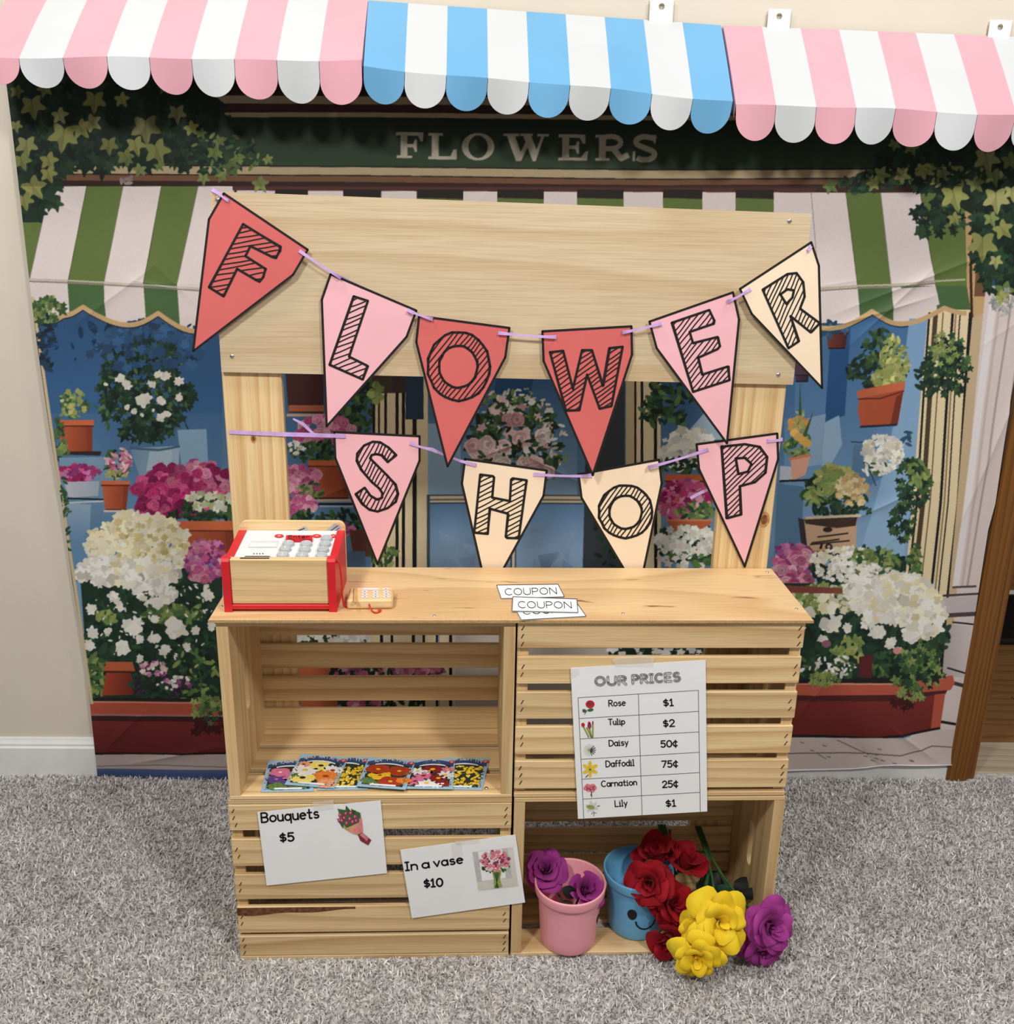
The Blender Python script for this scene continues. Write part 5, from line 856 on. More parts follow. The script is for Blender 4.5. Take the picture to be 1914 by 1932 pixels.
def draw_vase(part):
    sh = part('lettering')
    q = lambda p: zz(p, 3.3, 420, 1480); o1 = .0004; rr = random.Random(3)
    def tx(s_, x0, y0, x1, y1, h, wd): (a, b), (c, d) = q([(x0, y0), (x1, y1)]); text(sh, s_, a, b, c, d, h / 3.3, wd, 1, o1)
    tx('In', 1142, 535, 1214, 528, 50, 3.2); tx('a', 1246, 522, 1288, 517, 50, 3.2); tx('vase', 1320, 512, 1498, 488, 50, 3.2); tx('$10', 1258, 640, 1372, 632, 48, 3.4)
    sh = part('vase_picture')
    sh.poly(q([(1558, 420), (1808, 390), (1842, 632), (1594, 662)]), 8, o1); sh.poly(q([(1592, 418), (1740, 400), (1765, 580), (1616, 600)]), 0, .0007); sh.poly(q([(1740, 400), (1775, 396), (1802, 580), (1765, 582)]), 2, .0007); sh.poly(q([(1558, 420), (1586, 417), (1616, 600), (1586, 604)]), 2, .0007)
    sh.poly(q([(1680, 540), (1738, 535), (1728, 590), (1742, 635), (1692, 645), (1690, 590)]), 9, .001)
    for k in range(8): sh.line(q([(1690 + 5 * k, 545), (1720 - 3 * k, 640)]), .9, 5, .0013)
    for k in range(64): a, r = rr.uniform(0, 6.28), math.sqrt(rr.random()); (x, y), = q([(1700 + 90 * r * math.cos(a), 474 + 62 * r * math.sin(a))]); sh.ell(x, y, 3.7, 3.4, rr.choice([13, 7, 13, 12, 8]), .001 + .00002 * k, 9)
    for k in range(14): a = rr.uniform(.2, 2.9); (x, y), = q([(1700 + 80 * math.cos(a), 505 + 34 * math.sin(a))]); sh.ell(x, y, 5, 2.2, 5, .00095, 8, rr.uniform(0, 3))
    for k in range(16): a, r = rr.uniform(0, 6.28), math.sqrt(rr.random()); (x, y), = q([(1700 + 84 * r * math.cos(a), 472 + 56 * r * math.sin(a))]); sh.ell(x, y, 1.8, 1.6, rr.choice([11, 12, 0]), .0024, 7)
paper_sign('price_sign', 'white sign reading In a vase $10 with a vase picture', 'price sign', zz([(1107, 408), (1825, 313), (1885, 735), (1180, 833)], 3.3, 420, 1480), -.0040, draw_vase, [zz([(1425, 365), (1490, 358), (1498, 440), (1430, 455)], 3.3, 420, 1480), zz([(1450, 350), (1600, 335), (1605, 362), (1455, 378)], 3.3, 420, 1480)])
# ================================================================== COUPONS on the counter
def coupon(label, quad, z, base, h, wd=1.25):
    O = onZ(*quad[0], z); f = local(O, 0); t = thing('coupon', label, 'coupon', O, 0, 'paper coupons on the counter'); m = MB()
    def fn(x, y): return np.array(f(onZ(x, y, z)))
    sh = Sheet(m, fn, (0, 0, 1)); fr = [sh.P(x, y, 0) for x, y in quad]; bk = [sh.P(x, y, -.0006) for x, y in quad]; m.prism(fr[::-1], bk[::-1], 0, 0)
    c = (sum(p[0] for p in quad) / 4, sum(p[1] for p in quad) / 4); sh.line([(x + (c[0] - x) * .012, y + (c[1] - y) * .03) for x, y in quad], 1.3, 1, .0003, True, False); obj('card', m, [PAPER, THIN], t)
    m = MB(); sh = Sheet(m, fn, (0, 0, 1)); (x0, y0), (x1, y1) = base; text(sh, 'COUPON', x0, y0, x1, y1, h, wd, 0, .0004, .2, up=(-h * .12, -h)); obj('lettering', m, INKM, t)
zc = lambda p: zz(p, 2.857, 880, 1060)
coupon('white COUPON card lying farthest from the counter edge', zc([(162, 125), (497, 120), (532, 190), (187, 200)]), TZ + .0008, zc([(212, 180), (488, 174)]), 12)
coupon('white COUPON card mostly hidden under another coupon at the counter edge', zc([(255, 240), (592, 212), (650, 295), (295, 315)]), TZ + .0008, zc([(308, 284), (600, 272)]), 12)
coupon('white COUPON card lying on top of another coupon', zc([(250, 187), (598, 200), (605, 275), (245, 267)]), TZ + .0024, zc([(283, 249), (568, 251)]), 12)
# ================================================================== TOY CASH REGISTER
REDP = plain('register_red', (206, 30, 42), .38, .45, .03, 40); WHT = plain('register_white', (226, 228, 232), .35, .45, .01); KEYG = plain('key_grey', (176, 184, 188), .35, .45, .02); DEKO = wood('register_wood', (236, 208, 160), (206, 166, 112), 'x', 14, .5, .5, .06, 4)
DKG = plain('slot_dark', (52, 40, 40), .6, .3); LGY = plain('recess_grey', (206, 210, 216), .4, .4); KEYL = plain('key_legend', (236, 238, 240), .5, .3)
zr = lambda p: zz(p, 5.037, 390, 970)
a0, a1 = onZ(424, 1155, TZ), onZ(636, 1155, TZ); RW = float(np.hypot(*(a1 - a0)[:2])); RZ = math.atan2(a1[1] - a0[1], a1[0] - a0[0]); RO = np.array([a0[0], a0[1], TZ]); tR = thing('cash_register', 'red and wooden toy cash register on the left end of the counter', 'cash register', RO, RZ)
fR = local(RO, RZ); cR, sR = math.cos(RZ), math.sin(RZ)
def toW(x, y, z): return np.array([RO[0] + cR * x - sR * y, RO[1] + sR * x + cR * y, RO[2] + z])
prof = [(.000, .0), (.000, .083), (.0025, .0875), (.010, .0890), (.0165, .0872), (.020, .0815), (.0235, .0785), (.028, .0795), (.126, .0905), (.131, .0885), (.132, .085), (.132, .0)]
for x0 in (0, RW - .012):
    m = MB(); m.prism([(x0, y, z) for y, z in prof], [(x0 + .012, y, z) for y, z in prof]); obj('side_panel', m, REDP, tR)
m = MB(); m.box(.0122, RW - .0122, .002, .014, .0125, .0865, 0, .0015); dr = obj('drawer', m, DEKO, tR)
m = MB(); m.box(.010, RW - .010, .0005, .0125, .004, .0120, 0, .001); obj('bottom_rail', m, REDP, tR)
m = MB(); m.box(.0122, RW - .0122, .0145, .124, .002, .010, 0, .001); obj('base_board', m, DEKO, tR)
pf = []
for q in range(9): a = math.pi / 2 * q / 8; pf.append((.012 * math.cos(a) - .012, .012 * math.sin(a) - .012))
bw = RW + .000; out = [(-.001 + 0, 0), (bw, 0)] + [(bw - .0 + dx, .1035 + dz) for dx, dz in pf] + [(-.001 - dx, .1035 + dz) for dx, dz in pf[::-1]]
m = MB(); m.prism([(x, .1325, z) for x, z in out], [(x, .1405, z) for x, z in out]); obj('back_board', m, DEKO, tR)
# white keypad deck between the sides
d0, d1 = (.0150, .0765), (.1315, .0880); dl = math.hypot(d1[0] - d0[0], d1[1] - d0[1]); dn = np.array([0, -(d1[1] - d0[1]) / dl, (d1[0] - d0[0]) / dl])
m = MB(); pr = [(d0[0], d0[1]), (d1[0], d1[1]), (d1[0], d1[1] - .006), (d0[0], d0[1] - .006)]; m.prism([(.0122, y, z) for y, z in pr], [(RW - .0122, y, z) for y, z in pr]); deck = obj('keypad_panel', m, WHT, tR)
dnW = np.array([cR * dn[0] - sR * dn[1], sR * dn[0] + cR * dn[1], dn[2]]); dpW = toW(0, *d0)
def onDeck(h):
    return lambda x, y: np.array(fR(onP(x, y, dpW + dnW * h, dnW)))
kx = [(1140, 215, '0'), (775, 265, '7'), (945, 268, '8'), (1125, 268, '9'), (745, 315, '4'), (930, 320, '5'), (1105, 322, '6'), (722, 372, '1'), (905, 375, '2'), (1090, 380, '3')]
def disc(m, c, n, r, h, mi=0, k=20, tap=.9):
    a = Vector(n); u_ = Vector((1, 0, 0)); v_ = a.cross(u_).normalized(); rings = []
    for q, hh in ((1, 0), (1, h * .75), (.96, h * .93), (tap, h)): rings.append([tuple(Vector(c) + (u_ * math.cos(2 * math.pi * i / k) + v_ * math.sin(2 * math.pi * i / k)) * r * q + a * hh) for i in range(k + 1)])
    m.grid(rings[::-1], mi); m.add([p for p in rings[-1][:-1]], [list(range(k))], mi)
for x, y, dg in kx:
    c = onDeck(.0062)(*zr([(x, y)])[0]) - dn * .0062; m = MB(); disc(m, c, dn, .0092, .0062); kb = obj('number_key', m, KEYG, tR)
    m = MB(); sh = Sheet(m, onDeck(.0062), dn); (px, py), = zr([(x, y)]); text(sh, dg, px - 1.9, py + 2.4, px + 1.9, py + 2.4, 4.6, .9, 0, .0003); obj('digit', m, KEYL, kb)
m = MB(); f5 = onDeck(.006); q = [f5(*p) for p in zr([(755, 200), (1005, 200), (1003, 238), (752, 238)])]; q2 = [p - dn * .006 for p in q]; m.prism(q[::-1], q2[::-1]); ek = obj('enter_key', m, REDP, tR)
m = MB(); sh = Sheet(m, f5, dn); (x0, y0), (x1, y1) = zr([(778, 230), (975, 230)]); 
GL.setdefault('E', GL['E']); text(sh, 'Enter', x0, y0, x1, y1, 5.4, 1.1, 0, .0003); obj('legend', m, INKM, ek)
for x, y, s_ in ((690, 211, '+'), (1048, 211, '-'), (1205, 211, '-')):
    m = MB(); sh = Sheet(m, onDeck(.0), dn); (px, py), = zr([(x, y)]); sh.ell(px, py, 9 if x < 1200 else 6, 3.6, 0, .0006); text(sh, s_, px - 2.4, py + 1.2, px + 2.4, py + 1.2, 3.2, .8, 1, .0009); obj('function_key', m, [REDP, KEYL], tR)
m = MB(); sh = Sheet(m, onDeck(.0), dn); sh.poly(zr([(420, 255), (690, 255), (672, 320), (392, 320)]), 0, .0005); sh.poly(zr([(428, 280), (668, 280), (660, 316), (404, 316)]), 1, .0009); obj('display', m, [LGY, WHT], tR)
m = MB(); sh = Sheet(m, onDeck(.0), dn)
for x in (450, 478, 506, 535): (px, py), = zr([(x, 378)]); sh.ell(px, py, 1.3, 1.0, 0, .0005)
obj('speaker_hole', m, DKG, tR); m = MB(); sh = Sheet(m, onDeck(.0), dn); sh.poly(zr([(355, 409), (372, 400), (590, 400), (615, 409)]), 0, .0006); obj('receipt_slot', m, DKG, tR)
m = MB(); m.box(.028, .072, .004, .008, .0866, .0872, 0, 0); obj('card_slot', m, DKG, dr)
# ------------------------------------------------------------------ card reader on its cord
RT = TZ + .0165; tC = thing('card_reader', 'small wooden toy card reader beside the cash register', 'card reader', onZ(697, 1150, TZ), RZ * 2.2); fC = local(tC.location, RZ * 2.2)
bl, br = np.array(fC(onZ(655, 1151, TZ))), np.array(fC(onZ(741, 1149, TZ))); tl = np.array(fC(onZ(657, 1108, RT))); m = MB(); m.box(bl[0], br[0], 0, tl[1], 0, RT - TZ, 0, .003); obj('body', m, DEKO, tC)
fr_ = lambda x, y: np.array(fC(onZ(x, y, RT)))
m = MB(); sh = Sheet(m, fr_, (0, 0, 1)); sh.poly(zr([(1400, 708), (1432, 708), (1438, 838), (1396, 838)]), 0, .0004); sh.line(zr([(1398, 710), (1394, 838)]), .8, 1, .0007); obj('swipe_slot', m, [plain('slot_wood', (200, 158, 102), .6), DKG], tC)
m = MB(); sh = Sheet(m, fr_, (0, 0, 1)); sh.poly(zr([(1485, 704), (1638, 704), (1632, 722), (1480, 722)]), 0, .0004); obj('display_strip', m, plain('strip_lilac', (222, 218, 228), .5), tC)
for i, (x, y) in enumerate([(1503, 738), (1606, 738), (1703, 712), (1706, 738), (1503, 763), (1606, 763), (1708, 763), (1503, 789), (1606, 787), (1708, 787)]):
    m = MB(); sh = Sheet(m, fr_, (0, 0, 1)); (px, py), = zr([(x, y)]); sh.ell(px, py, 6.2, 2.1, 0, .0005); sh.line([(px - 1.3, py), (px - .5, py)], .9, 1, .0008); sh.line([(px + .5, py), (px + 1.3, py)], .9, 1, .0008); obj('button', m, [WHT, INKM], tC)
REDC = plain('cord_red', (206, 34, 34), .6, .3)
pts = [toW(RW + .0005, .012, .078), toW(RW + .0035, .011, .080), toW(RW + .006, .010, .070), toW(RW + .0075, .010, .045), toW(RW + .008, .010, .022), toW(RW + .0095, .012, .006), toW(RW + .012, .016, .0025), toW(RW + .016, .020, .003)]
def spl(P, n=6):
    P = [Vector(p) for p in P]; o = []
    for i in range(len(P) - 1):
        a, b, c, d = P[max(i - 1, 0)], P[i], P[i + 1], P[min(i + 2, len(P) - 1)]
        for k in range(n): t = k / n; o.append(.5 * ((2 * b) + (c - a) * t + (2 * a - 5 * b + 4 * c - d) * t * t + (3 * b - a - 3 * c + d) * t ** 3))
    return o + [P[-1]]
m = MB(); m.tube([fC(p) for p in spl(pts)], .0013, 8); obj('cord', m, REDC, tC, label='red cord')
pts = [onZ(*p, z) for p, z in [((696, 1142), TZ + .010), ((698, 1146), TZ + .006), ((702, 1152), TZ + .0022), ((709, 1156), TZ + .0018), ((716, 1154), TZ + .0018), ((719, 1151), TZ + .0018), ((713, 1151), TZ + .0018)]]
pts[0] = np.array([pts[0][0], onZ(697, 1150, TZ)[1] - .001, TZ + .010]); pts[1] = np.array([pts[1][0], onZ(697, 1150, TZ)[1] - .003, TZ + .0055])
m = MB(); m.tube([fC(p) for p in spl(pts)], .0011, 8); obj('pull_string', m, REDC, tC, label='red string')
# play money tucked behind the keypad
NOTE = plain('note_grey', (168, 170, 176), .6, .3, .06, 90)
for lab, qd, tx in (('grey toy banknote sticking up behind the Enter key of the register', [(835, 168), (925, 120), (950, 125), (972, 172)], (862, 160, 930, 136)), ('grey toy banknote sticking up at the right end of the register', [(1125, 172), (1215, 90), (1262, 100), (1285, 172)], (1165, 168, 1245, 112))):
    pw = toW(0, .1320, 0); nw = np.array([-sR, cR, 0]); O = onP(*zr(qd[:1])[0], pw, nw); f = local(O, 0); t = thing('toy_banknote', lab, 'toy banknote', O, 0, 'toy banknotes in the register'); m = MB()
    pw = toW(0, .1318, 0) ; sh = Sheet(m, lambda x, y: np.array(f(onP(x, y, pw, nw))), -nw); q = zr(qd); F = [sh.P(x, y, 0) for x, y in q]; Bk = [sh.P(x, y, -.0003) for x, y in q]; m.prism(F[::-1], Bk[::-1]); obj('note', m, NOTE, t)
    m = MB(); sh = Sheet(m, lambda x, y: np.array(f(onP(x, y, pw, nw))), -nw); (x0, y0), (x1, y1) = zr([tx[:2], tx[2:]]); 
    for dx, dy in ((0, 0), (3, 4)): sh.line([(x0 + dx, y0 + dy), (x1 + dx, y1 + dy)], 1.6 - dx * .2, 0, .0003)
    obj('print', m, DKG, t)
# ================================================================== SEED PACKETS
PB = plain('packet_blue', (160, 192, 216), .32, .45, .03, 60); NAVY = plain('packet_navy', (44, 72, 122), .35, .45, .04); PW = plain('packet_white', (238, 238, 240), .35, .45); PDK = plain('packet_dark', (40, 54, 44), .35, .45, .3, 300); PRD = plain('packet_red', (190, 44, 48), .35, .45); PYL = plain('packet_yellow', (238, 196, 44), .35, .45, .08, 200); PLY_ = plain('packet_lemon', (244, 226, 120), .35, .45, .05, 200); POR = plain('packet_orange', (232, 136, 56), .35, .45, .08, 200); PRO = plain('packet_rust', (176, 60, 34), .35, .45, .1, 200); PMA = plain('packet_maroon', (142, 34, 40), .35, .45, .08, 200); PPI = plain('packet_pink', (220, 120, 160), .35, .45, .06, 200); PVI = plain('packet_violet', (96, 70, 140), .35, .45, .1, 200); PGN = plain('packet_green', (96, 128, 70), .35, .45, .15, 200); PEA = plain('packet_peach', (232, 160, 120), .35, .45, .06, 200)
PM = [PB, NAVY, PW, PDK, PRD, PYL, PLY_, POR, PRO, PMA, PPI, PVI, PGN, PEA, DKG]
CFZ = HC + .0087
def packet(label, quad, lvl, title, art, tfrac=(.2, .8)):
    z = CFZ + .0014 + lvl * .0030; O = onZ(*quad[0], z); f = local(O, 0); t = thing('seed_packet', label, 'seed packet', O, 0, 'flower seed packets in the open crate'); m = MB()
    W4 = [np.array(f(onZ(*p, z))) for p in quad]
    def fn(u, v): return W4[0] * (1 - u) * (1 - v) + W4[1] * u * (1 - v) + W4[2] * u * v + W4[3] * (1 - u) * v
    sh = Sheet(m, fn, (0, 0, 1)); cr = [(0, 0), (1, 0), (1, 1), (0, 1)]
    def puff(u, v): return fn(u, v) + np.array((0, 0, .0009 * math.sin(math.pi * u) * math.sin(math.pi * v)))
    m.prism([sh.P(u, v, 0) for u, v in cr][::-1], [sh.P(u, v, -.0010) for u, v in cr][::-1]); obj('envelope', m, [PB], t)
    m = MB(); sh = Sheet(m, fn, (0, 0, 1)); rr = random.Random(len(label))
    sh.poly([(.08, .2), (.92, .2), (.92, .93), (.08, .93)], 3, .0002)
    art(sh, rr)
    for k in range(70):
        s_ = rr.choice((0, 1)); u = (.07 if s_ else .93) + rr.uniform(-.03, .03); sh.ell(u, rr.uniform(.25, .94), .014, .01, rr.choice((0, 12, 3, 2)), .0006, 6)
    for k in range(30): sh.ell(rr.uniform(.08, .92), .93 + rr.uniform(-.02, .02), .02, .012, rr.choice((0, 12, 3)), .0006, 6)
    n = 16; top = [(.03 + .94 * k / n, .17 - .12 * (1 - (2 * k / n - 1) ** 2)) for k in range(n + 1)]; low = [(u, v + .12) for u, v in top]
    sh.poly(top + low[::-1], 1, .0008); lo2 = [(u, v + .02) for u, v in low[3:-3]]; hi2 = [(u, v + .055) for u, v in low[3:-3]]; sh.poly(lo2 + hi2[::-1], 2, .0010)
    sh.ell(.93, .13, .075, .055, 4, .0011, 16); sh.line([(.90, .13), (.96, .13)], .02, 2, .0013); sh.line([(.93, .10), (.93, .16)], .02, 2, .0013)
    sh.poly([(.25, .90), (.78, .90), (.78, .95), (.25, .95)], 2, .0010)
    text(sh, title, tfrac[0], .195, tfrac[1], .195, .06, .013, 2, .0012, .22, arch=.095, up=(0, -.062)); obj('print', m, PM, t)
def fl(sh, u, v, r, mi, ctr, k=12, off=.0003, asp=.62):
    for q in range(k):
        a = 2 * math.pi * q / k + u * 9; sh.ell(u + r * .6 * math.cos(a), v + r * .6 * asp * math.sin(a), r * .42, r * .20, mi, off + q * 1e-6, 8, math.atan2(asp * math.sin(a), math.cos(a)))
    sh.ell(u, v, r * .25, r * .25 * asp, ctr, off + .0001, 10)
def rnd(sh, u, v, r, mi, ctr=None, off=.0003, k=5, asp=.66):
    for q in range(k): a = 2 * math.pi * q / k + v * 7; sh.ell(u + r * .5 * math.cos(a), v + r * .5 * asp * math.sin(a), r * .55, r * .5 * asp, mi, off + q * 1e-6, 12)
    if ctr is not None: sh.ell(u, v, r * .18, r * .18 * asp, ctr, off + .0001, 8)
def art_daisy(sh, rr):
    for u, v, r, mi, c in ((.16, .34, .14, 13, 14), (.80, .30, .14, 3, 3), (.52, .34, .24, 6, 14), (.25, .52, .26, 2, 5), (.80, .46, .22, 2, 8), (.72, .66, .26, 7, 8), (.28, .76, .26, 6, 14), (.80, .88, .2, 13, 7), (.12, .70, .1, 12, 12)): fl(sh, u, v, r, mi, c, 14, .0003 + .0000 * v)
def art_morning(sh, rr):
    for u, v, r, mi, c in ((.3, .4, .22, 10, 2), (.75, .38, .2, 11, 2), (.6, .55, .24, 10, 2), (.25, .62, .22, 11, 10), (.5, .72, .2, 11, 2), (.3, .85, .2, 12, 12), (.7, .82, .2, 12, 4)): rnd(sh, u, v, r, mi, c)
def art_poppy(sh, rr):
    for k in range(110): u, v = rr.uniform(.12, .9), rr.uniform(.28, .9); sh.ell(u, v, rr.uniform(.03, .055), rr.uniform(.02, .034), rr.choice((5, 5, 5, 6)), .0003 + k * 1e-6, 8, rr.uniform(0, 3))
    for k in range(30): u, v = rr.uniform(.12, .9), rr.uniform(.3, .9); sh.ell(u, v, .02, .012, rr.choice((3, 12)), .00045, 6)
def art_nast(sh, rr):
    for u, v, r, mi, c in ((.30, .40, .26, 8, 5), (.74, .42, .26, 8, 5), (.38, .60, .24, 5, 8), (.64, .78, .26, 8, 5), (.9, .72, .16, 7, 8), (.18, .8, .16, 12, 12), (.3, .88, .12, 12, 2)): rnd(sh, u, v, r, mi, c)
def art_cosmos(sh, rr):
    for u, v, r, mi, c in ((.52, .36, .24, 9, 5), (.2, .42, .18, 2, 5), (.85, .38, .16, 10, 5), (.45, .42, .14, 2, 5), (.36, .58, .2, 10, 9), (.82, .56, .2, 2, 5), (.68, .66, .2, 9, 5), (.22, .76, .2, 10, 9), (.46, .82, .2, 2, 5), (.78, .84, .16, 9, 2), (.66, .9, .12, 2, 5)): fl(sh, u, v, r, mi, c, 8)
zk = lambda p: zz(p, 3.244, 400, 1140)
packet('seed packet of purple and pink flowers at the left end, titled MORNING', zk([(345, 955), (640, 955), (620, 1143), (300, 1148)]), 0, 'MORNING GLORY', art_morning, (.12, 1.0))
packet('seed packet of small yellow flowers between the AFRICAN DAISY and NASTURTIUM packets', zk([(700, 935), (960, 935), (956, 1133), (645, 1136)]), 0, 'YELLOW POPPY', art_poppy, (.1, .9))
packet('seed packet of small yellow flowers at the right end', zk([(1425, 940), (1700, 942), (1655, 1136), (1345, 1130)]), 0, 'CALIFORNIA POPPY', art_poppy, (.06, .86))
packet('COSMOS seed packet of white, pink and maroon flowers', zk([(1232, 950), (1490, 945), (1476, 1130), (1160, 1127)]), 1, 'COSMOS', art_cosmos, (.3, .66))
packet('AFRICAN DAISY seed packet of yellow, white and orange flowers', zk([(550, 915), (838, 938), (750, 1125), (445, 1102)]), 1, 'AFRICAN DAISY', art_daisy, (.12, .84))
packet('NASTURTIUM seed packet of rust red and orange flowers', zk([(960, 935), (1250, 955), (1186, 1133), (885, 1112)]), 2, 'NASTURTIUM', art_nast, (.18, .84))
# ================================================================== POTS AND FAKE ROSES
PPOT = plain('pot_pink', (240, 164, 176), .42, .4, .01); BPOT = plain('pot_blue', (102, 170, 214), .42, .4, .01); FACE = plain('face_black', (24, 22, 28), .5, .3)
def flower_pot(label, cx, cy, mat, face, rz=0):
    t = thing('flower_pot', label, 'flower pot', (cx, cy, .0087), rz, 'plastic flower pots'); H = .120
    def rad(z): return .0490 + (.0570 - .0490) * z / H
    m = MB(); m.lathe([(0, .0), (.044, .0), (.0478, .0012), (.0490, .004)] + [(rad(z), z) for z in (.02, .05, .08, H - .019)], 64); m.lathe([(rad(H - .019) - .002, H - .019), (rad(H) - .004, H - .02), (.0465, .006), (0, .005)], 64); obj('pot_body', m, mat, t)
    m = MB(); m.lathe([(rad(H - .019) - .0005, H - .0195), (.0605, H - .019), (.0612, H - .017), (.0627, H - .003), (.0622, H), (.0600, H), (.0590, H - .003), (rad(H) - .0035, H - .021)], 64); obj('rim', m, mat, t)
    for nm, shp in face:
        m = MB(); rows = []
        if shp[0] == 'e':
            _, a, z, ra, rz_ = shp; pts = [(a + ra * math.cos(q), z + rz_ * math.sin(q)) for q in [2 * math.pi * k / 24 for k in range(24)]]; m.add([((rad(z_) + .0006) * math.sin(an), -(rad(z_) + .0006) * math.cos(an), z_) for an, z_ in pts], [list(range(24))])
        else:
            _, a, z, ra, rz_, wd = shp; A_, B_ = [], []
            for k in range(25):
                q = math.pi + math.pi * k / 24; an, z_ = a + ra * math.cos(q), z + rz_ * math.sin(q)
                for L_, s_ in ((A_, 1 - wd / rz_ / 2), (B_, 1 + wd / rz_ / 2)): an2, z2 = a + ra * s_ * math.cos(q), z + rz_ * s_ * math.sin(q); L_.append(((rad(z2) + .0006) * math.sin(an2), -(rad(z2) + .0006) * math.cos(an2), z2))
            m.grid([A_, B_])
        obj(nm, m, FACE, t)
    return t
pc = onZ(1076, 1806, .0087); P1 = (pc[0], pc[1] + .049); pc = onZ(1203, 1778, .0087); P2 = (pc[0] + .003, pc[1] + .0505)
flower_pot('pink plastic flower pot with purple roses in it, at the crate front', *P1, PPOT, [('eye', ('e', 1.15, .058, .10, .0095))])
flower_pot('blue plastic flower pot with a smiling face, beside the pink pot', *P2, BPOT, [('eye', ('e', -.30, .060, .16, .0115)), ('eye', ('e', .62, .060, .16, .0115)), ('smile', ('s', .18, .046, .34, .017, .0032))])
def petalm(name, c, c2):
    m, nt, b = newmat(name, .7, .2); tc = N(nt, 'ShaderNodeTexCoord'); no = N(nt, 'ShaderNodeTexNoise'); no.inputs['Scale'].default_value = 35; no.inputs['Detail'].default_value = 3; nt.links.new(tc.outputs['Object'], no.inputs['Vector'])
    r = ramp(nt, [(.3, c2), (.7, c)]); nt.links.new(no.outputs['Fac'], r.inputs[0]); nt.links.new(r.outputs[0], b.inputs['Base Color']); b.inputs['Sheen Weight'].default_value = .04
    tr = N(nt, 'ShaderNodeBsdfTranslucent'); nt.links.new(r.outputs[0], tr.inputs['Color']); mx = N(nt, 'ShaderNodeMixShader'); mx.inputs[0].default_value = .22; nt.links.new(b.outputs[0], mx.inputs[1]); nt.links.new(tr.outputs[0], mx.inputs[2]); nt.links.new(mx.outputs[0], nt.nodes['Material Output'].inputs[0]); return m
PURP = petalm('petal_purple', (176, 70, 158), (146, 46, 128)); REDR = petalm('petal_red', (176, 24, 40), (138, 12, 28)); YELR = petalm('petal_yellow', (248, 222, 56), (238, 200, 30)); LEAFG = plain('leaf_dark', (34, 66, 42), .55, .35, .2, 60); STEMG = plain('stem_green', (54, 98, 58), .55, .35, .1, 60); DARKL = plain('leaf_black', (26, 30, 28), .6, .35, .2, 60)
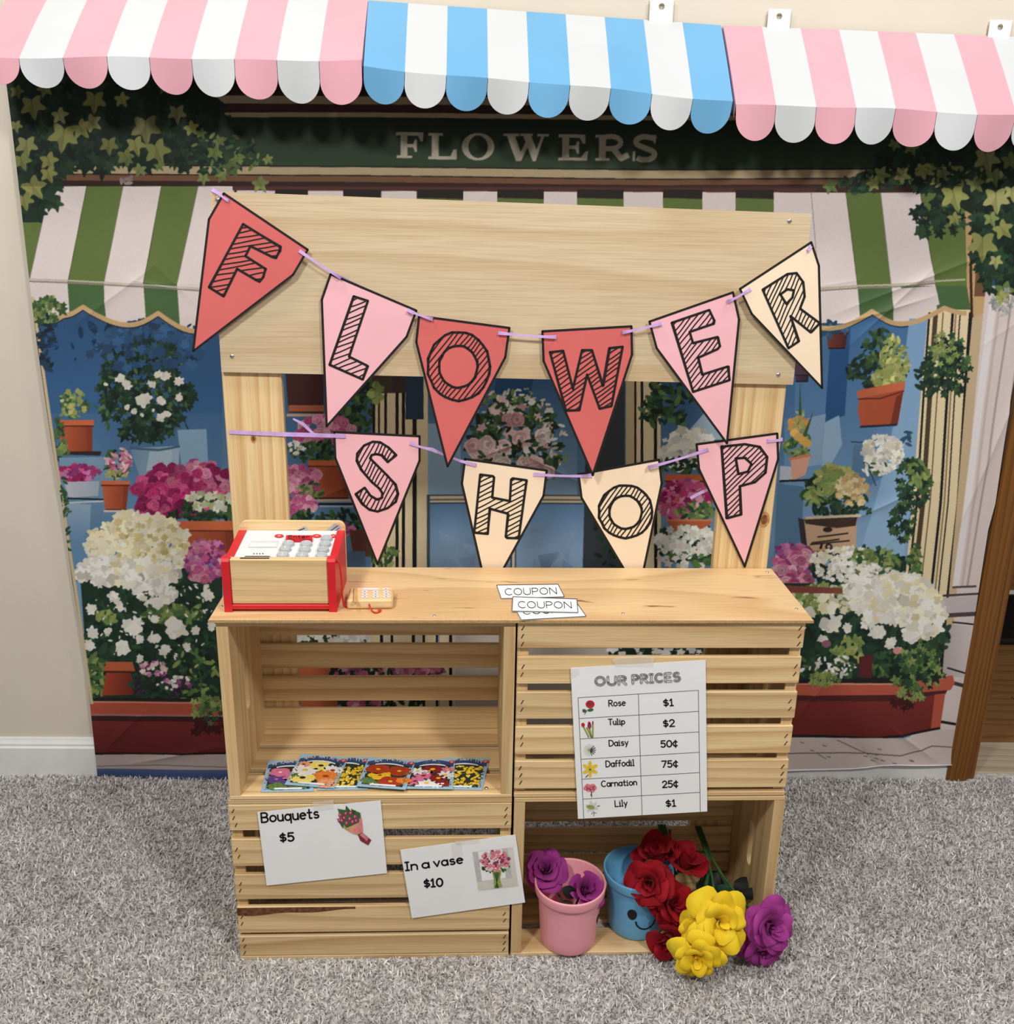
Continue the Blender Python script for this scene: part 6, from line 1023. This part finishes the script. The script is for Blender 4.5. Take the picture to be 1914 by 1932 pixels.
# layers of petals: count, length, half angle, opening at base and tip, lip curl, base radius
LAY = {'rose': [(3, .60, 1.7, -.20, .06, .0, .10), (4, .74, 1.25, -.02, .22, .10, .13), (4, .90, 1.05, .18, .52, .35, .15), (5, 1.02, .92, .5, .92, .55, .16), (5, 1.12, .86, .95, 1.35, .55, .16)],
       'loose': [(3, .62, 1.2, .05, .35, .3, .08), (4, .88, .95, .3, .75, .6, .10), (5, 1.14, .72, .7, 1.15, .7, .12), (4, 1.34, .74, 1.15, 1.5, .5, .13)],
       'cup': [(3, .72, 1.7, -.15, .02, 0, .12), (3, .92, 1.35, .02, .16, .15, .16), (4, 1.08, 1.1, .25, .42, .4, .20), (3, 1.15, 1.0, .65, .95, .45, .20)]}
def rose(label, px, py, ly, axis, R, mat, style, stem, leaves, seed, group):
    C0 = onS(px, py, ly); base = np.asarray(stem[0], float); t = thing('fake_rose', label, 'fake rose', base, 0, group); f = local(base, 0); rr = random.Random(seed)
    a = Vector(axis).normalized(); e1 = a.orthogonal().normalized(); e2 = a.cross(e1); O = Vector(f(C0)) - a * R * .45; m = MB()
    for li, (n, l, w_, p0, p1, curl, b0) in enumerate(LAY[style]):
        ph = rr.uniform(0, 6.28)
        for k in range(n):
            th = ph + 2 * math.pi * k / n + rr.uniform(-.16, .16); L = l * R * rr.uniform(.9, 1.1); Wd = w_ * R * rr.uniform(.9, 1.1); dp = rr.uniform(-.12, .12); r1, r2 = rr.uniform(0, 6), rr.uniform(0, 6)
            G = [[None] * 11 for _ in range(10)]
            for j in range(11):
                u = j / 5 - 1; Lj = L * (1 - .34 * abs(u) ** 2.6 + .04 * math.sin(u * 5 + r1)); rad, ax = b0 * R, 0.
                for i in range(10):
                    v = i / 9; phi = p0 + dp + (p1 - p0) * v ** .7 * 1.25 + curl * v ** 4 * (1.5 + .5 * math.sin(u * 4 + r2))
                    if i: rad += math.sin(phi) * Lj / 9; ax += math.cos(phi) * Lj / 9
                    an = th + u * w_ * (.55 + .45 * v ** .5) + .10 * math.sin(v * 3 + r1); ruf = R * v ** 2 * (.055 * math.sin(u * 3.2 + r1) + .03 * math.sin(u * 7 + r2)); spi = (.05 * R * u if li < 3 else .03 * R * u)
                    rd2 = max(rad + ruf * .5 + spi, .012 * R); G[i][j] = O + (e1 * math.cos(an) + e2 * math.sin(an)) * rd2 + a * (ax + ruf * .8)
            m.grid(G)
    zmin = -base[2] + .004
    m.v = [(x, y, max(z, zmin + .002 * math.sin(x * 300))) for x, y, z in m.v]
    obj('bloom', m, mat, t)
    m = MB(); P = [f(p) for p in spl(list(stem) + [tuple(np.array(C0) - np.array(a) * R * .75), tuple(np.array(C0) - np.array(a) * R * .45)])]; m.tube(P, .0021, 8); obj('stem', m, STEMG, t)
    m = MB()
    for k in range(5):
        th = 2 * math.pi * k / 5; d = e1 * math.cos(th) + e2 * math.sin(th); s = a.cross(d); G = []
        for i in range(5): v = i / 4; c_ = O + d * (.06 + .34 * v) * R + a * (.02 + .10 * v) * R - a * .06 * R; wv = .10 * R * math.sin(math.pi * (.15 + .8 * v)); G.append([c_ - s * wv, c_ - a * .02 * R, c_ + s * wv])
        m.grid(G)
    obj('calyx', m, STEMG, t)
    for (lx, ly_, dep, ang, ll, lw, mt) in leaves:
        m = MB(); c_ = np.array(f(onS(lx, ly_, dep))); q = f(onS(lx + math.cos(ang) * 10, ly_ + math.sin(ang) * 10, dep - .002)); d = (Vector(q) - Vector(c_)).normalized(); up_ = Vector((0, -.75, .65)); s = d.cross(up_).normalized(); G = []
        for i in range(9):
            v = i / 8; cc = Vector(c_) + d * ll * v + up_ * (.25 * ll * math.sin(v * 2.2) * .5); wv = lw * math.sin(math.pi * min(.985, .06 + .92 * v)) ** .8; G.append([cc - s * wv - up_ * wv * .3, cc - s * wv * .5 - up_ * wv * .05, cc, cc + s * wv * .5 - up_ * wv * .05, cc + s * wv - up_ * wv * .3])
        m.grid(G); obj('leaf', m, mt, t)
    return t
GP, GRd, GY = 'purple fake roses', 'red fake roses', 'yellow fake roses'
p1 = lambda dx, dy, z: (P1[0] + dx, P1[1] + dy, z)
rose('purple fake rose leaning over the left rim of the pink pot', 1029, 1640, .055, (-.15, -.55, .8), .0345, PURP, 'rose', [p1(.01, .005, .018), p1(-.012, .005, .08)], [], 1, GP)
rose('purple fake rose nestled inside the pink pot', 1107, 1678, .030, (.30, -.55, .78), .033, PURP, 'cup', [p1(-.005, -.01, .018), p1(.005, -.005, .06)], [(1088, 1690, .020, 3.6, .034, .011, DARKL), (1082, 1706, .018, 2.9, .03, .010, DARKL)], 2, GP)
g1 = onS(1243, 1556, DC - .004); g2 = onS(1252, 1562, DC - .004); gy = onS(1313, 1560, DC - .006)
sR_ = lambda g, dx, mid: [tuple(g + np.array((dx, 0, 0))), tuple(g + np.array((dx + mid[0], mid[1], mid[2])))]
rose('red fake rose highest in its bunch, at the upper left', 1238, 1612, .085, (-.30, .05, 1), .044, REDR, 'cup', sR_(g1, .0, (.002, -.05, -.012)), [(1222, 1636, .062, -1.1, .02, .008, STEMG)], 3, GRd)
rose('red fake rose at the upper right of the red bunch', 1291, 1622, .080, (.40, -.05, .95), .043, REDR, 'cup', sR_(g1, .004, (.006, -.05, -.014)), [(1316, 1664, .09, .9, .04, .012, LEAFG), (1330, 1650, .10, 1.6, .04, .011, LEAFG)], 4, GRd)
rose('red fake rose in front of the blue pot rim, facing left', 1224, 1668, .010, (-.35, -.8, .42), .0365, REDR, 'rose', sR_(g1, .008, (.0, -.06, -.03)), [], 5, GRd)
rose('red fake rose in the middle of the red bunch, beside the yellow rose', 1275, 1706, .014, (.35, -.75, .5), .038, REDR, 'rose', sR_(g1, .012, (.004, -.06, -.03)), [], 6, GRd)
rose('red fake rose lowest in the red bunch, on the crate floor', 1262, 1778, -.014, (-.25, -.85, -.1), .034, REDR, 'cup', sR_(g2, .012, (.0, -.07, -.05)), [], 7, GRd)
yR = lambda dx, mids: [tuple(gy + np.array((dx, 0, 0)))] + [tuple(onS(*m_)) for m_ in mids]
rose('large yellow fake rose, highest of the yellow ones', 1363, 1742, -.050, (.05, -.85, .48), .043, YELR, 'loose', yR(0, [(1332, 1610, .12), (1345, 1660, .05)]), [(1348, 1690, .055, -.5, .034, .013, LEAFG)], 8, GY)
rose('yellow fake rose lying lowest, on the carpet', 1316, 1814, -.082, (-.2, -.88, .05), .035, YELR, 'loose', yR(.003, [(1336, 1620, .12), (1330, 1690, .02)]), [], 9, GY)
rose('small yellow fake rose half hidden behind the other yellow ones', 1316, 1760, -.040, (-.5, -.7, .4), .032, YELR, 'rose', yR(.005, [(1338, 1625, .12), (1330, 1700, .03)]), [], 10, GY)
rose('purple fake rose at the right end of the fallen bunch', 1458, 1750, -.042, (.25, -.85, .4), .040, PURP, 'rose', yR(.006, [(1345, 1620, .13), (1385, 1680, .06)]), [(1385, 1668, .085, .25, .045, .018, DARKL), (1392, 1690, .06, -.15, .055, .010, DARKL), (1365, 1650, .10, 2.4, .035, .015, DARKL), (1372, 1678, .07, 2.2, .035, .012, LEAFG)], 11, GP)
rose('purple fake rose lying on the carpet under another purple one', 1446, 1800, -.042, (.15, -.88, -.1), .036, PURP, 'loose', yR(.009, [(1350, 1630, .12), (1390, 1700, .05)]), [], 12, GP)
